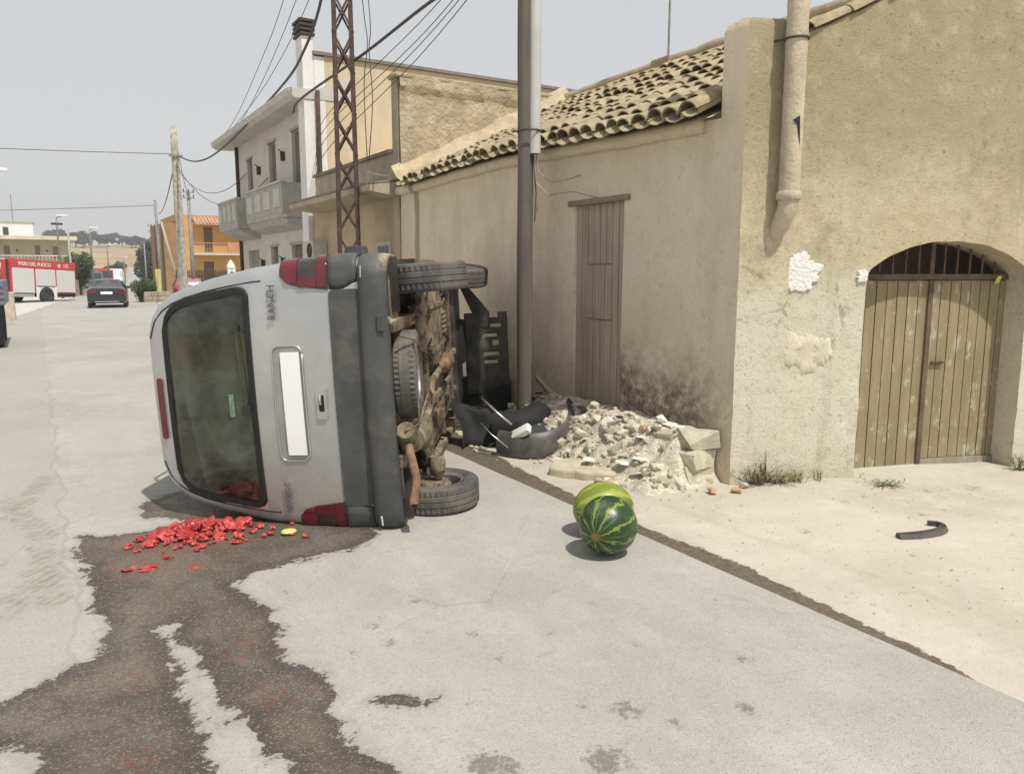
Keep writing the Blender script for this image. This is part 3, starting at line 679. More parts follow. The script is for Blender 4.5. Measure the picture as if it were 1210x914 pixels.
# garage gate in the arch
gate = MB()
go = .22
garage = MB()
gl0, gr0, gm = 1.03, 2.53, 1.79
gz0, gz1 = -.03, 1.53
k = 0
leaf_l = box('gate_leaf', (0, 0, 0), (0, 0, 0), MT['gate_wood'], None); bpy.data.objects.remove(leaf_l)
def fbox(name, u0, u1, z0, z1, o0, o1, mat, parent, lean=0.):
    m = MB(); m.prism([fp(u0, z0, o0), fp(u1, z0, o0), fp(u1 + lean, z1, o0), fp(u0 + lean, z1, o0)], FN * (o1 - o0)); return m.build(name, mat, parent)
for (a, b, dz) in ((gl0, gm - .01, -.035), (gm + .012, gr0, .02)):
    leaf = fbox('gate_leaf', a, b, gz0 + dz, gz1, go + .012, go + .035, MT['gate_wood'], house)
    n = 8; wd = (b - a) / n
    for i in range(n):
        fbox('board', a + i * wd + .0045, a + (i + 1) * wd - .0045, gz0 + dz + .09, gz1 - .01, go - .006 + .004 * random.random(), go + .0115, MT['gate_wood'], leaf)
    fbox('bottom_rail', a + .003, b - .003, gz0 + dz - .005, gz0 + dz + .085, go - .022, go + .0115, MT['gate_base'], leaf)
fbox('meeting_rail', gm - .018, gm + .022, gz0 + .04, gz1 - .005, go - .022, go - .008, MT['gate_dark'], house)
fbox('transom', gl0, gr0, gz1 + .004, gz1 + .045, go - .02, go + .03, MT['gate_dark'], house)
for i in range(13):
    u = gl0 + .06 + i * (gr0 - gl0 - .1) / 12
    fbox('transom_bar', u, u + .013, gz1 + .046, arch(u) + .02, go, go + .013, MT['gate_dark'], house)
fbox('transom_post', gm - .014, gm + .02, gz1 + .046, 1.86, go - .012, go - .001, MT['gate_dark'], house)
fbox('paper_scrap', 2.36, 2.40, 1.50, 1.56, go - .03, go - .022, MT['rind'], house, .03)
fbox('gate_bolt', gm + .05, gm + .16, .86, .875, go - .03, go - .012, MT['dark_iron'], house)
# dark room behind the bars
m = MB(); m.prism([fp(.1, -.2, .9), fp(5.0, -.2, .9), fp(5.0, 2.5, .9), fp(.1, 2.5, .9)], FN * .03); m.build('room_partition', MT['room'], house)
m = MB(); m.prism([fp(.1, 2.5, .38), fp(5.0, 2.5, .38), fp(5.0, 2.5, .95), fp(.1, 2.5, .95)], (0, 0, .03)); m.build('room_ceiling', MT['room'], house)
# street wall with the narrow plank door
SY0, SY1, SX, SZ = 4.13, 9.9, 4.30, 2.72
dy0, dy1, dz0, dz1 = 5.20, 5.91, .36, 2.20
sp_ = lambda y, z, off=0.: Vector((SX + off, y, z))
rs = lambda y, z: sm(4.1, 4.6, y) * (.02 * fbm((y * .8, z * .8, 5), 1, 3) + .005 * noise.noise(Vector((y * 7, z * 7, 2))))
ztop = lambda y: SZ + .03 * math.sin(y * 1.1) + .012 * noise.noise(Vector((y * 3, 0, 0)))
m = MB()
jl = lambda z: dy0 - (.05 if .95 < z < 1.0 else 0)
wall_seg(m, lin(SY0 - .02, dy0, 20), lambda u: -.2, ztop, 60, sp_, rs)
wall_seg(m, lin(dy0, dy1, 12), lambda u: dz1, ztop, 12, sp_, rs)
wall_seg(m, lin(dy0, dy1, 12), lambda u: -.2, lambda u: dz0, 8, sp_, rs)
wall_seg(m, lin(dy1, SY1, 90), lambda u: -.2, ztop, 60, sp_, rs)
for pts in ([(dy0, z) for z in lin(dz0, dz1, 20)], [(dy1, z) for z in lin(dz0, dz1, 20)], [(y, dz1) for y in lin(dy0, dy1, 8)], [(y, dz0) for y in lin(dy0, dy1, 8)]):
    b = len(m.v)
    for (y, z) in pts: m.v += [tuple(sp_(y, z, rs(y, z))), tuple(sp_(y, z, .16))]
    m.f += [(b + 2 * i, b + 2 * i + 2, b + 2 * i + 3, b + 2 * i + 1) for i in range(len(pts) - 1)]
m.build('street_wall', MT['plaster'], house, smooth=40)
box('wall_core', (4.47, 4.3, -.2), (4.62, 9.88, 2.70), MT['plaster'], house)
pd = box('plank_door', (4.350, dy0 - .02, dz0 - .02), (4.375, dy1 + .02, dz1 + .01), MT['door_wood'], house)
n = 8; wd = (dy1 - dy0) / n
for i in range(n):
    a, b = dy0 + i * wd + .004, dy0 + (i + 1) * wd - .004
    segs = [(dz0 + .005, dz1 - .005)] if i < 2 or i > 5 else [(dz0 + .005, 1.165), (1.17, 1.655), (1.66, dz1 - .005)]
    for j, (z0, z1) in enumerate(segs):
        x = 4.333 - .006 * random.random() - (.012 if len(segs) == 3 and j == 1 else 0)
        m = MB(); m.cbox((x, a, z0), (4.3495, b, z1), .004); m.build('plank', MT['door_wood'], pd)
box('lintel', (4.283, dy0 - .08, dz1 - .008), (4.36, dy1 + .09, dz1 + .04), MT['red_lintel'], house, .006)
m = MB(); m.box((4.272, dy0 + .03, dz0), (4.30, dy0 + .04, dz0 + .01))
# roof: channel tiles below, cover tiles above, each cover its own piece
EX, EZ, RX, RZ = 4.13, 2.735, 7.0, 4.12
sl_len = math.hypot(RX - EX, RZ - EZ); sl_ang = math.atan2(RZ - EZ, RX - EX)
def rpt(s, y, h=0.):
    sag = -.035 * math.sin(math.pi * min(1, s / sl_len)) + .03 * noise.noise(Vector((s * .8, y * .5, 7)))
    return Vector((EX + s * math.cos(sl_ang) - h * math.sin(sl_ang), y, EZ + s * math.sin(sl_ang) + h * math.cos(sl_ang) + sag + .03 * math.sin(y * 1.1)))
m = MB(); b = 0
ys_ = lin(4.15, 9.6, 40); ss_ = lin(.06, sl_len, 12)
for y in ys_:
    for s in ss_: m.v.append(tuple(rpt(s, y, -.05)))
for i in range(40):
    for j in range(12): a = i * 13 + j; m.f.append((a, a + 1, a + 14, a + 13))
roof = m.build('roof', MT['plaster'], house, smooth=True)
def tile_mesh(seed):
    r = random.Random(seed); m = MB(); nA, L = 8, .40
    for j in range(3):
        y = L * j / 2; R0 = (.086 - .016 * j / 2)
        for inner in (0, 1):
            for k in range(nA + 1):
                a = math.pi * k / nA; R = R0 - .014 * inner
                m.v.append((R * math.cos(a) * 1.02, y + (.006 * r.uniform(-1, 1) if j == 0 else 0), R * math.sin(a) * .82))
    q = nA + 1
    for j in range(2):
        A, B = j * 2 * q, (j + 1) * 2 * q
        for k in range(nA): m.f += [(A + k, A + k + 1, B + k + 1, B + k), (A + q + k, B + q + k, B + q + k + 1, A + q + k + 1)]
    for k in range(nA): m.f += [(k, q + k, q + k + 1, k + 1)]
    for j in range(2):
        A, B = j * 2 * q, (j + 1) * 2 * q
        m.f += [(A, B, B + q, A + q), (A + nA, A + q + nA, B + q + nA, B + nA)]
    me = m.mesh('tile'); me.materials.append(MT['tile']); shade(me, 45); return me
TM = [tile_mesh(i) for i in range(5)]
def place_tile(me, s, y, h, flip, jit, parent):
    o = bpy.data.objects.new('tile', me)
    j = random.uniform
    p = rpt(s, y + j(-jit, jit), h + j(-.008, .014))
    M = Matrix.Translation(p) @ Matrix.Rotation(-sl_ang + j(-.05, .05) * (jit > 0), 4, 'Y') @ Matrix.Rotation(rad(-90) + j(-.08, .08) * (jit > 0), 4, 'Z')
    M = M @ Matrix.Rotation(rad(0), 4, 'Z')
    if flip: M = M @ Matrix.Rotation(math.pi, 4, 'Y')
    M = M @ Matrix.Rotation(j(-.13, -.03), 4, 'X')
    M = Matrix.Translation(-rootloc(parent)) @ M
    o.matrix_basis = M; COL.objects.link(o); o.parent = parent; return o
rows, cols = 10, 29
step = (sl_len - .2) / rows; pitch = (9.42 - 4.36) / cols
def tile_flow(o_s): return o_s
# the tile mesh runs along +y from its wide, low end; turned so that +y climbs the slope
for c_ in range(cols + 1):
    y = 4.30 + c_ * pitch
    for r_ in range(rows):
        s = .02 + r_ * step + random.uniform(-.03, .03)
        place_tile(random.choice(TM), s, y, .034, False, .014, roof)
ch = MB()
for c_ in range(cols + 2):
    y = 4.30 + (c_ - .5) * pitch
    for r_ in range(rows):
        s = -.05 + r_ * step + random.uniform(-.02, .02); R0 = .095
        for (sa, sb) in ((s, s + .38),):
            b = len(ch.v)
            jy = random.uniform(-.01, .01); dh = random.uniform(-.01, .01)
            for j, s_ in enumerate((sa, sb)):
                R = R0 - .02 * j
                for inner in (0, 1):
                    for k in range(7):
                        a = math.pi + math.pi * k / 6; rr = R - .014 * inner
                        ch.v.append(tuple(rpt(s_, y + jy + rr * math.cos(a), .04 + dh + rr * math.sin(a) * .5 + .0 * j)))
            for k in range(6): ch.f += [(b + k, b + k + 1, b + 15 + k, b + 14 + k), (b + 7 + k, b + 21 + k, b + 22 + k, b + 8 + k), (b + k, b + 7 + k, b + 8 + k, b + k + 1)]
o = ch.build('channel_tiles', MT['tile'], roof, smooth=45); o['kind'] = 'stuff'
# ridge mortar, verge mortar and back slope
m = MB(); pts = [rpt(sl_len, y, .05) + Vector((0, 0, .02 * noise.noise(Vector((y * 3, 0, 1))))) for y in lin(4.0, 9.95, 40)]; m.tube(pts, .09, 8); m.build('ridge', MT['tile'], house, smooth=True)
m = MB(); m.prism([(RX + .02, 4.0, RZ), (RX + 3.2, 4.0, 2.7), (RX + 3.2, 9.95, 2.7), (RX + .02, 9.95, RZ)], (0, 0, -.06)); m.build('back_slope', MT['tile'], house)
m = MB()   # sloping roof edge that follows the gable
pts = [fp(u, rake(u) - .03, .07) + Vector((0, 0, .02 * noise.noise(Vector((u * 7, 0, 1))))) for u in lin(.36, 3.0, 30)]
m.tube(pts, .06, 8); m.build('verge_mortar', MT['cast'], house, smooth=True)
m = MB(); b = 0
for i, u in enumerate(lin(.42, 3.0, 12)):
    for j, f in enumerate(lin(0, 1, 4)):
        p = fp(u, rake(u) - .03, .12); q = Vector((p.x, 4.4, 0)); q.z = EZ + (q.x - EX) * math.tan(sl_ang) - .03
        m.v.append(tuple(p.lerp(q, f)))
for i in range(12):
    for j in range(4): a = i * 5 + j; m.f.append((a, a + 5, a + 6, a + 1))
wedge = m.build('roof_wedge', MT['tile'], house, smooth=True)
for i in range(7):
    for j in range(2):
        u = .62 + i * .30; p = fp(u - .12, rake(u - .12) + .025, .055 + .19 * j)
        o = bpy.data.objects.new('tile', random.choice(TM)); an = sl_ang * .92
        o.matrix_basis = Matrix.Translation(p - rootloc(house) + Vector((0, 0, -.01))) @ Matrix.Rotation(fth, 4, 'Z') @ Matrix.Rotation(-an + random.uniform(-.05, .05), 4, 'Y') @ Matrix.Rotation(rad(-90) + random.uniform(-.1, .1), 4, 'Z')
        COL.objects.link(o); o.parent = wedge
# plaster fillet under the eaves tiles
m = MB(); m.tube([Vector((4.27, y, ztop(y) - .03)) for y in lin(4.28, 9.9, 60)], .06, 8); m.build('eaves_fillet', MT['plaster'], house, smooth=True)
# downpipe on the gable
dp = MB(); px_, po = .31, -.125
dp.tube([fp(px_, z, po) for z in lin(2.12, 5.2, 24)], [.072 + .004 * noise.noise(Vector((0, 0, z * 4))) for z in lin(2.12, 5.2, 24)], 18)
pipe = dp.build('downpipe', MT['pipe'], house, smooth=50)
m = MB(); m.tube([fp(px_, z, po) for z in (2.09, 2.10, 2.14, 2.15)], [.078, .086, .086, .078], 18); m.build('collar', MT['pipe'], pipe, smooth=40)
m = MB(); m.tube([fp(px_, 2.095, po), fp(px_ - .005, 2.02, po + .005), fp(px_ - .02, 1.93, po + .05), fp(px_ - .035, 1.85, po + .12)], [.070, .070, .066, .055], 16); m.build('elbow', MT['pipe'], pipe, smooth=50)
m = MB(); m.tube([fp(px_ + .079 * math.cos(a), 3.16, po + .079 * math.sin(a)) for a in lin(-.3, math.pi + .3 + 3.0, 24)], .008, 6); m.tube([fp(px_ - .07, 3.16, po + .03), fp(px_ - .12, 3.165, -.03)], .008, 6); m.build('clamp', MT['dark_iron'], pipe)
tear = [(0, 0), (.045, .03), (.055, -.16), (.04, -.10), (.025, -.03)]
m = MB(); m.prism([fp(px_ - .035 + u, 2.62 + z, po - .074 - .0) for u, z in tear], FN * .012); m.build('tape_tear', MT['blackmat'], pipe)
fbox('hole', .34, .375, 1.835, 1.86, -.012, -.004, MT['blackmat'], house)

# ------------------------------------------------------------------ overturned van (built upright: x = right side, y = forward, z = up; then laid on its left side)
PHI, ROLL = rad(33), rad(2.7)
CFv = Vector((math.sin(PHI), math.cos(PHI), 0)); W0 = Vector((-math.cos(PHI), math.sin(PHI), 0)); ZZ = Vector((0, 0, 1))
CU = math.cos(ROLL) * ZZ + math.sin(ROLL) * W0; CW = math.cos(ROLL) * W0 - math.sin(ROLL) * ZZ
CO = Vector((2.0637, 4.0151, .869))
car = thing('overturned_van', 'silver hatchback van lying on its left side with muddy underbody showing', 'van')
car.matrix_basis = Matrix(((CU.x, CFv.x, CW.x, CO.x), (CU.y, CFv.y, CW.y, CO.y), (CU.z, CFv.z, CW.z, CO.z), (0, 0, 0, 1)))
def interp(x, X, Yv):
    if x <= X[0]: return Yv[0]
    for i in range(len(X) - 1):
        if x <= X[i + 1]:
            t = (x - X[i]) / (X[i + 1] - X[i]); t = t * t * (3 - 2 * t) * .35 + t * .65
            return Yv[i] + (Yv[i + 1] - Yv[i]) * t
    return Yv[-1]
HWz = [.40, .47, .60, .80, 1.02, 1.20, 1.35, 1.50, 1.68, 1.80, 1.88, 1.94, 1.985, 2.01, 2.02]
HWw = [.80, .835, .845, .845, .832, .812, .788, .760, .715, .675, .625, .555, .44, .25, .0]
def hw(z): return interp(z, HWz, HWw)
def yr(z): return interp(z, [.38, .60, .75, 1.2, 1.6, 1.88, 1.96, 2.0, 2.02], [.07, .085, .085, .135, .225, .295, .325, .40, .58])
def yfr(z): return interp(z, [.40, .6, .8, .95, 1.08, 1.16, 1.22, 1.5, 1.8, 1.95, 2.02], [3.95, 4.02, 4.0, 3.93, 3.75, 3.4, 3.2, 3.02, 2.82, 2.66, 2.3])
def crown(x): return .045 * (x / .85) ** 2 + .03 * (abs(x) / .85) ** 6
def ysurf(x, z): return yr(z) + crown(x)
lev = [.42] + lin(.45, 1.86, 48)[0:] + [1.89, 1.92, 1.945, 1.965, 1.98, 1.993, 2.004, 2.012, 2.017, 2.02]
rr_ = .085; NT_ = 34; NR = 5; NS = 46; NF = 12
GZ0, GZ1 = 1.262, 1.835
def gw(z):   # half width of the rear window opening
    a = interp(z, [1.25, 1.28, 1.33, 1.6, 1.72, 1.79, 1.83, 1.86], [.64, .682, .692, .655, .625, .585, .53, .43]); return a
def ring(z):
    h = max(hw(z) - rr_, 0.0); r = min(rr_, hw(z)); pts = []
    for i in range(NT_ + 1): x = -h + 2 * h * i / NT_; pts.append((x, ysurf(x, z)))
    y0 = None
    for k in range(1, NR + 1):
        a = math.pi / 2 * k / NR; x = h + r * math.sin(a); pts.append((x, ysurf(h, z) + rr_ * (1 - math.cos(a))))
    y0 = pts[-1][1]; yf = max(yfr(z), y0 + .2); xs = pts[-1][0]
    for k in range(1, NS + 1): f = k / NS; y = y0 + (yf - .12 - y0) * f; pts.append((xs * (1 - .035 * sm(.7, 1, f)), y))
    xf = pts[-1][0]
    for k in range(1, NF): t = k / NF; x = xf * (1 - 2 * t); pts.append((x, yf - .12 * abs(x / max(xf, 1e-3)) ** 3))
    for k in range(NS, -1, -1):
        f = k / NS; y = y0 + (yf - .12 - y0) * f; pts.append((-xs * (1 - .035 * sm(.7, 1, f)), y))
    for k in range(NR - 1, 0, -1):
        a = math.pi / 2 * k / NR; pts.append((-(h + r * math.sin(a)), ysurf(h, z) + rr_ * (1 - math.cos(a))))
    return pts
m = MB(); RN = None
for z in lev:
    R_ = ring(z); RN = len(R_)
    for (x, y) in R_:
        dent = 0
        if y > 3.3: d_ = noise.noise(Vector((x * 3, y * 3, z * 3))) * .09 * sm(3.3, 3.9, y); y -= .18 * sm(3.4, 4.0, y) * (1 - sm(-.6, .6, x)); x += d_; 
        m.v.append((x, y, z))
fi = []
for j in range(len(lev) - 1):
    for k in range(RN):
        k2 = (k + 1) % RN
        q = [m.v[j * RN + k], m.v[j * RN + k2], m.v[(j + 1) * RN + k2], m.v[(j + 1) * RN + k]]
        cx_, cy_, cz_ = (sum(p[i] for p in q) / 4 for i in range(3))
        if k < NT_ and GZ0 < cz_ < GZ1 and abs(cx_) < gw(cz_) - .012: continue            # rear window opening
        if abs(cx_) > .55 and any((cy_ - yw) ** 2 + (cz_ - .34) ** 2 < .345 ** 2 for yw in (.64, 3.33)): continue   # wheel arches
        if k >= NT_ and 1.26 < cz_ < 1.80 and abs(cx_) > .6 and (.55 < cy_ < 1.45 or 1.55 < cy_ < 2.75): continue   # side windows
        if k >= NT_ and abs(cx_) < .66 and 1.27 < cz_ < 1.84 and cy_ > 2.7: continue       # windscreen
        m.f.append((j * RN + k, j * RN + k2, (j + 1) * RN + k2, (j + 1) * RN + k))
body = m.build('body', MT['silver'], car, smooth=35, world=False)
sol = body.modifiers.new('thickness', 'SOLIDIFY'); sol.thickness = .018; sol.offset = -1

def rear_patch(name, rows, mat, parent, off=.004, th=.006, nx=16, sharp=40):
    """rows: (z, xl, xr) bottom to top, laid on the rear surface"""
    m = MB(); n1 = nx + 1
    for o_ in (off, off - th):
        for (z, xl, xr) in rows:
            for i in range(n1):
                x = xl + (xr - xl) * i / nx; m.v.append((x, ysurf(x, z) - o_, z))
    nr = len(rows); N = nr * n1
    for j in range(nr - 1):
        for i in range(nx):
            a = j * n1 + i; m.f += [(a, a + 1, a + n1 + 1, a + n1), (N + a, N + a + n1, N + a + n1 + 1, N + a + 1)]
    for i in range(nx): m.f += [(i, N + i, N + i + 1, i + 1), ((nr - 1) * n1 + i, (nr - 1) * n1 + i + 1, N + (nr - 1) * n1 + i + 1, N + (nr - 1) * n1 + i)]
    for j in range(nr - 1):
        a, b_ = j * n1, j * n1 + nx; m.f += [(a, a + n1, N + a + n1, N + a), (b_, N + b_, N + b_ + n1, b_ + n1)]
    return m.build(name, mat, parent, smooth=sharp, world=False)
def rrect_rows(x0, x1, z0, z1, r, n=5, sl=0., sr=0.):
    """rounded rectangle as rows; sl/sr slant of left and right side per metre of height"""
    out = []
    for k in range(n + 1): a = math.pi / 2 * k / n; out.append((z0 + r * (1 - math.cos(a)), r * (1 - math.sin(a))))
    for z in lin(z0 + r, z1 - r, 6)[1:-1]: out.append((z, 0))
    for k in range(n, -1, -1): a = math.pi / 2 * k / n; out.append((z1 - r * (1 - math.cos(a)), r * (1 - math.sin(a))))
    return [(z, x0 + i + sl * (z - z0), x1 - i + sr * (z - z0)) for z, i in out]
# rear window: pane, black printed border, wiper
zz_ = [GZ0 - .012 + (GZ1 + .02 - GZ0 + .012) * i / 26 for i in range(27)]
pane = rear_patch('rear_window', [(z, -gw(z), gw(z)) for z in zz_], MT['glass'], car, .006, .004, 20)
m = MB(); BW = .05
outr, innr = [], []
for z in zz_: outr.append((gw(z), z))
zc = (GZ0 + GZ1) / 2
for (x, z) in outr:
    zi = zc + (z - zc) * (1 - 2 * .036 / (GZ1 - GZ0)); innr.append((max(gw(zi) - .040, .05), zi))
loopo = outr + [(-x, z) for x, z in outr[::-1]]; loopi = innr + [(-x, z) for x, z in innr[::-1]]
def dens(L_):
    o = []
    for i in range(len(L_)):
        a, b_ = L_[i], L_[(i + 1) % len(L_)]; k = max(1, int(abs(a[0] - b_[0]) / .06)); o += [(a[0] + (b_[0] - a[0]) * j / k, a[1] + (b_[1] - a[1]) * j / k) for j in range(k)]
    return o
# matching density: build from outer loop and pull inwards
lo = dens(loopo)
def pull(x, z):
    zi = zc + (z - zc) * (1 - .10); g = gw(z); return (x * (gw(zi) - .042) / g if g else x, zi)
n = len(lo)
for (x, z) in lo: m.v.append((x, ysurf(x, z) - .0125, z))
for (x, z) in lo: xi, zi = pull(x, z); m.v.append((xi, ysurf(xi, zi) - .0125, zi))
for (x, z) in lo: x2 = x * 1.012; m.v.append((x2, ysurf(x2, z) - .001, z + (.008 if z > zc else -.008)))
m.f = [(i, (i + 1) % n, n + (i + 1) % n, n + i) for i in range(n)] + [(i, 2 * n + i, 2 * n + (i + 1) % n, (i + 1) % n) for i in range(n)]
m.build('printed_border', MT['blackmat'], pane, world=False)
yw_ = lambda x, z, o=.02: (x, ysurf(x, z) - o, z)
m = MB(); m.tube([yw_(-.05, 1.30, .03), yw_(.0, 1.312, .03), yw_(.25, 1.325, .03), yw_(.47, 1.335, .025)], [.014, .009, .008, .006], 6); m.box((-.085, ysurf(0, 1.3) - .045, 1.275), (-.03, ysurf(0, 1.3) - .005, 1.325)); m.build('wiper_arm', MT['black'], pane, world=False)
m = MB(); m.box((-.10, ysurf(.1, 1.42) - .0155, 1.395), (.04, ysurf(.1, 1.42) - .013, 1.425)); st = m.build('window_sticker', MT['sticker'], pane, world=False)
# tailgate shut line and lower dark panel
tg = rear_patch('tailgate_panel', rrect_rows(-.685, .655, .548, .735, .03), MT['plastic'], car, .012, .012)
for s_ in (1, -1):
    m = MB(); m.tube([(s_ * x, ysurf(x, z) - .001, z) for x, z in ((.726, 1.16), (.722, 1.22), (.70, 1.4), (.675, 1.55), (.645, 1.68), (.61, 1.78), (.57, 1.85), (.5, 1.915), (.40, 1.955))], .0045, 5); m.build('shut_line', MT['blackmat'], car, world=False)
# brake light under the roof edge
rear_patch('high_brake_light', rrect_rows(-.25, .145, 1.895, 1.935, .018), MT['darkred'], car, .012, .012, 14)
# plate recess, plate, handle
m = MB()
rc = rear_patch('plate_recess', rrect_rows(-.385, .33, .925, 1.118, .05), MT['recess'], car, .003, .003)
m = MB(); rr2 = rrect_rows(-.385, .33, .925, 1.118, .05); L_ = [(xr, z) for z, xl, xr in rr2] + [(xl, z) for z, xl, xr in rr2[::-1]]
m.tube([(x, ysurf(x, z) - .006, z) for x, z in dens(L_ + [L_[0]])], .005, 6); m.build('recess_trim', MT['silver'], rc, smooth=True, world=False)
rear_patch('number_plate', rrect_rows(-.345, .292, .940, 1.060, .004), MT['plate'], car, .02, .008)
hd = rear_patch('tailgate_handle', rrect_rows(-.122, .07, .79, .855, .012), MT['silver'], car, .016, .016)
rear_patch('handle_grip', rrect_rows(-.075, .025, .805, .838, .008), MT['blackmat'], hd, .018, .004)
m = MB(); m.tube([(-.03, ysurf(0, .82) - .02, .826), (.0, ysurf(0, .82) - .03, .826), (.03, ysurf(0, .82) - .02, .826)], .008, 6); m.build('lock', MT['chrome'], hd, world=False)
# badges
for txt, xc, zc_, sz in (('RANCH', .595, 1.093, .062), ('PEUGEOT', -.622, 1.093, .047)):
    M_ = Matrix.Translation((xc, ysurf(xc, zc_) - .018, zc_)) @ Matrix.Rotation(math.atan2(crown(xc + .05) - crown(xc - .05), .1), 4, 'Z') @ Matrix.Rotation(rad(90), 4, 'X')
    lettering(txt, sz, M_, MT['badge'], car, .004, 'badge')
# tail lights wrap the lower corners
def light(s_, name):
    def wrap(u, z, o):   # u runs from tailgate edge outwards round the corner
        h = hw(z) - rr_
        if u <= h: x, y = u, ysurf(u, z); nx_, ny_ = 0, -1
        else:
            a = min((u - h) / rr_, math.pi / 2); x = h + rr_ * math.sin(a); y = ysurf(h, z) + rr_ * (1 - math.cos(a)); nx_, ny_ = math.sin(a), -math.cos(a)
            ex = u - h - rr_ * math.pi / 2
            if ex > 0: y += ex
        return (s_ * (x + nx_ * o), y + ny_ * o, z)
    def patch(nm, u0, u1, z0, z1, mat, parent, o, r=.0, sl=0.):
        m = MB(); nu, nz_ = 12, 8
        for oo in (o, o - .012):
            for j in range(nz_ + 1):
                z = z0 + (z1 - z0) * j / nz_
                ins = 0 if not r else r * (1 - math.sqrt(max(0, 1 - (max(0, (j / nz_ - .6) / .4)) ** 2)))
                for i in range(nu + 1): m.v.append(wrap(u0 + ins + sl * (z - z0) + (u1 - u0 - ins - sl * (z - z0)) * i / nu, z, oo))
        N = (nu + 1) * (nz_ + 1)
        for j in range(nz_):
            for i in range(nu): a = j * (nu + 1) + i; m.f += [(a, a + 1, a + nu + 2, a + nu + 1), (N + a, N + a + nu + 1, N + a + nu + 2, N + a + 1)]
        for i in range(nu): m.f += [(i, N + i, N + i + 1, i + 1), (nz_ * (nu + 1) + i, nz_ * (nu + 1) + i + 1, N + nz_ * (nu + 1) + i + 1, N + nz_ * (nu + 1) + i)]
        for j in range(nz_): a = j * (nu + 1); b_ = a + nu; m.f += [(a, a + nu + 1, N + a + nu + 1, N + a), (b_, N + b_, N + b_ + nu + 1, b_ + nu + 1)]
        return m.build(nm, mat, parent, smooth=40, world=False)
    L0 = patch(name, .655, .93, .735, 1.035, MT['smokelens'], car, .012, .05, .14)
    patch('red_lens', .672, .92, .745, .80, MT['redlens'], L0, .019)
    patch('red_lens', .705, .92, .925, 1.02, MT['redlens'], L0, .019, .04)
    patch('red_lens', .676, .735, .803, .922, MT['redlens'], L0, .019)
    return L0
light(1, 'tail_light'); light(-1, 'tail_light')
# rear bumper: moulded plastic that wraps both corners
m = MB(); bz = [.335, .345, .365, .40, .47, .53, .56, .575]
def bprof(z): return interp(z, [.335, .37, .42, .53, .565, .575], [.10, .02, -.005, .0, .03, .07])
prof = [(.38, .12), (.378, .06), (.392, .022), (.43, .008), (.50, .01), (.53, .02), (.55, .05), (.555, .085)]
def brow(z, yo, corner):
    pts = []; W_ = .862; r = .15
    for i in range(25): x = -(W_ - r) + 2 * (W_ - r) * i / 24; pts.append((x, yo + .05 * (x / .85) ** 2))
    R2 = []
    for k in range(1, 9): a = math.pi / 2 * k / 8; R2.append((W_ - r + r * math.sin(a) - (yo * .25), yo + .036 + r * (1 - math.cos(a))))
    R2 += [(W_ - yo * .25, .30 + yo * .3), (W_ - .004 - yo * .25, .42), (W_ - .012 - yo * .25, .50)]
    return [(-x, y) for x, y in R2[::-1]] + pts + R2
rowsb = [brow(z, yo, 0) for z, yo in prof]
for (z, yo), R_ in zip(prof, rowsb):
    for (x, y) in R_: m.v.append((x, y, z))
nb = len(rowsb[0])
for j in range(len(prof) - 1):
    for i in range(nb - 1): a = j * nb + i; m.f.append((a, a + 1, a + nb + 1, a + nb))
bump_ = m.build('rear_bumper', MT['plastic'], car, smooth=50, world=False)
so_ = bump_.modifiers.new('thickness', 'SOLIDIFY'); so_.thickness = .012
# upper horns of the bumper below each tail light
for s_ in (1, -1):
    m = MB()
    zl = lin(.56, .73, 6); us = lin(0, 1, 14)
    for z in zl:
        h = hw(z) - rr_ + .02; inner = .655 + .10 * sm(.60, .56, z) * 0 + (.04 * (1 - sm(.56, .66, z)))
        for u in us:
            U_ = inner + (h + rr_ * math.pi / 2 + .16 - inner) * u
            if U_ <= h: x, y, o_ = U_, ysurf(U_, z), .02; m.v.append((s_ * x, y - o_ * sm(.0, .15, u), z))
            else:
                a = min((U_ - h) / rr_, math.pi / 2); ex = max(0, U_ - h - rr_ * math.pi / 2)
                m.v.append((s_ * (h + rr_ * math.sin(a) + .004 * math.sin(a)), ysurf(h, z) + rr_ * (1 - math.cos(a)) - .02 * math.cos(a) + ex, z))
    for j in range(6):
        for i in range(14): a = j * 15 + i; m.f.append((a, a + 1, a + 16, a + 15))
    hn = m.build('bumper_horn', MT['plastic'], bump_, smooth=50, world=False)
    s2 = hn.modifiers.new('thickness', 'SOLIDIFY'); s2.thickness = .012
m = MB(); m.tube([(-.80, .062, .50), (-.74, .044, .50)], .006, 5); m.build('bumper_scratch', MT['whitepl'], bump_, world=False)
m = MB(); m.tube([(.72, .042, .52), (.79, .06, .52)], .004, 5); m.build('bumper_scratch', MT['concrete'], bump_, world=False)
m = MB(); m.cbox((.40, .004, .395), (.50, .03, .435), .006); m.build('tow_cover', MT['plastic'], bump_, world=False)
m = MB(); m.lathe([(.0, 0), (.028, 0), (.03, .01), (.012, .02), (.0, .05)], 14, Matrix.Translation((.455, .10, .38)) @ Matrix.Rotation(rad(180), 4, 'X')); m.build('tow_bolt', MT['chrome'], bump_, smooth=40, world=False)

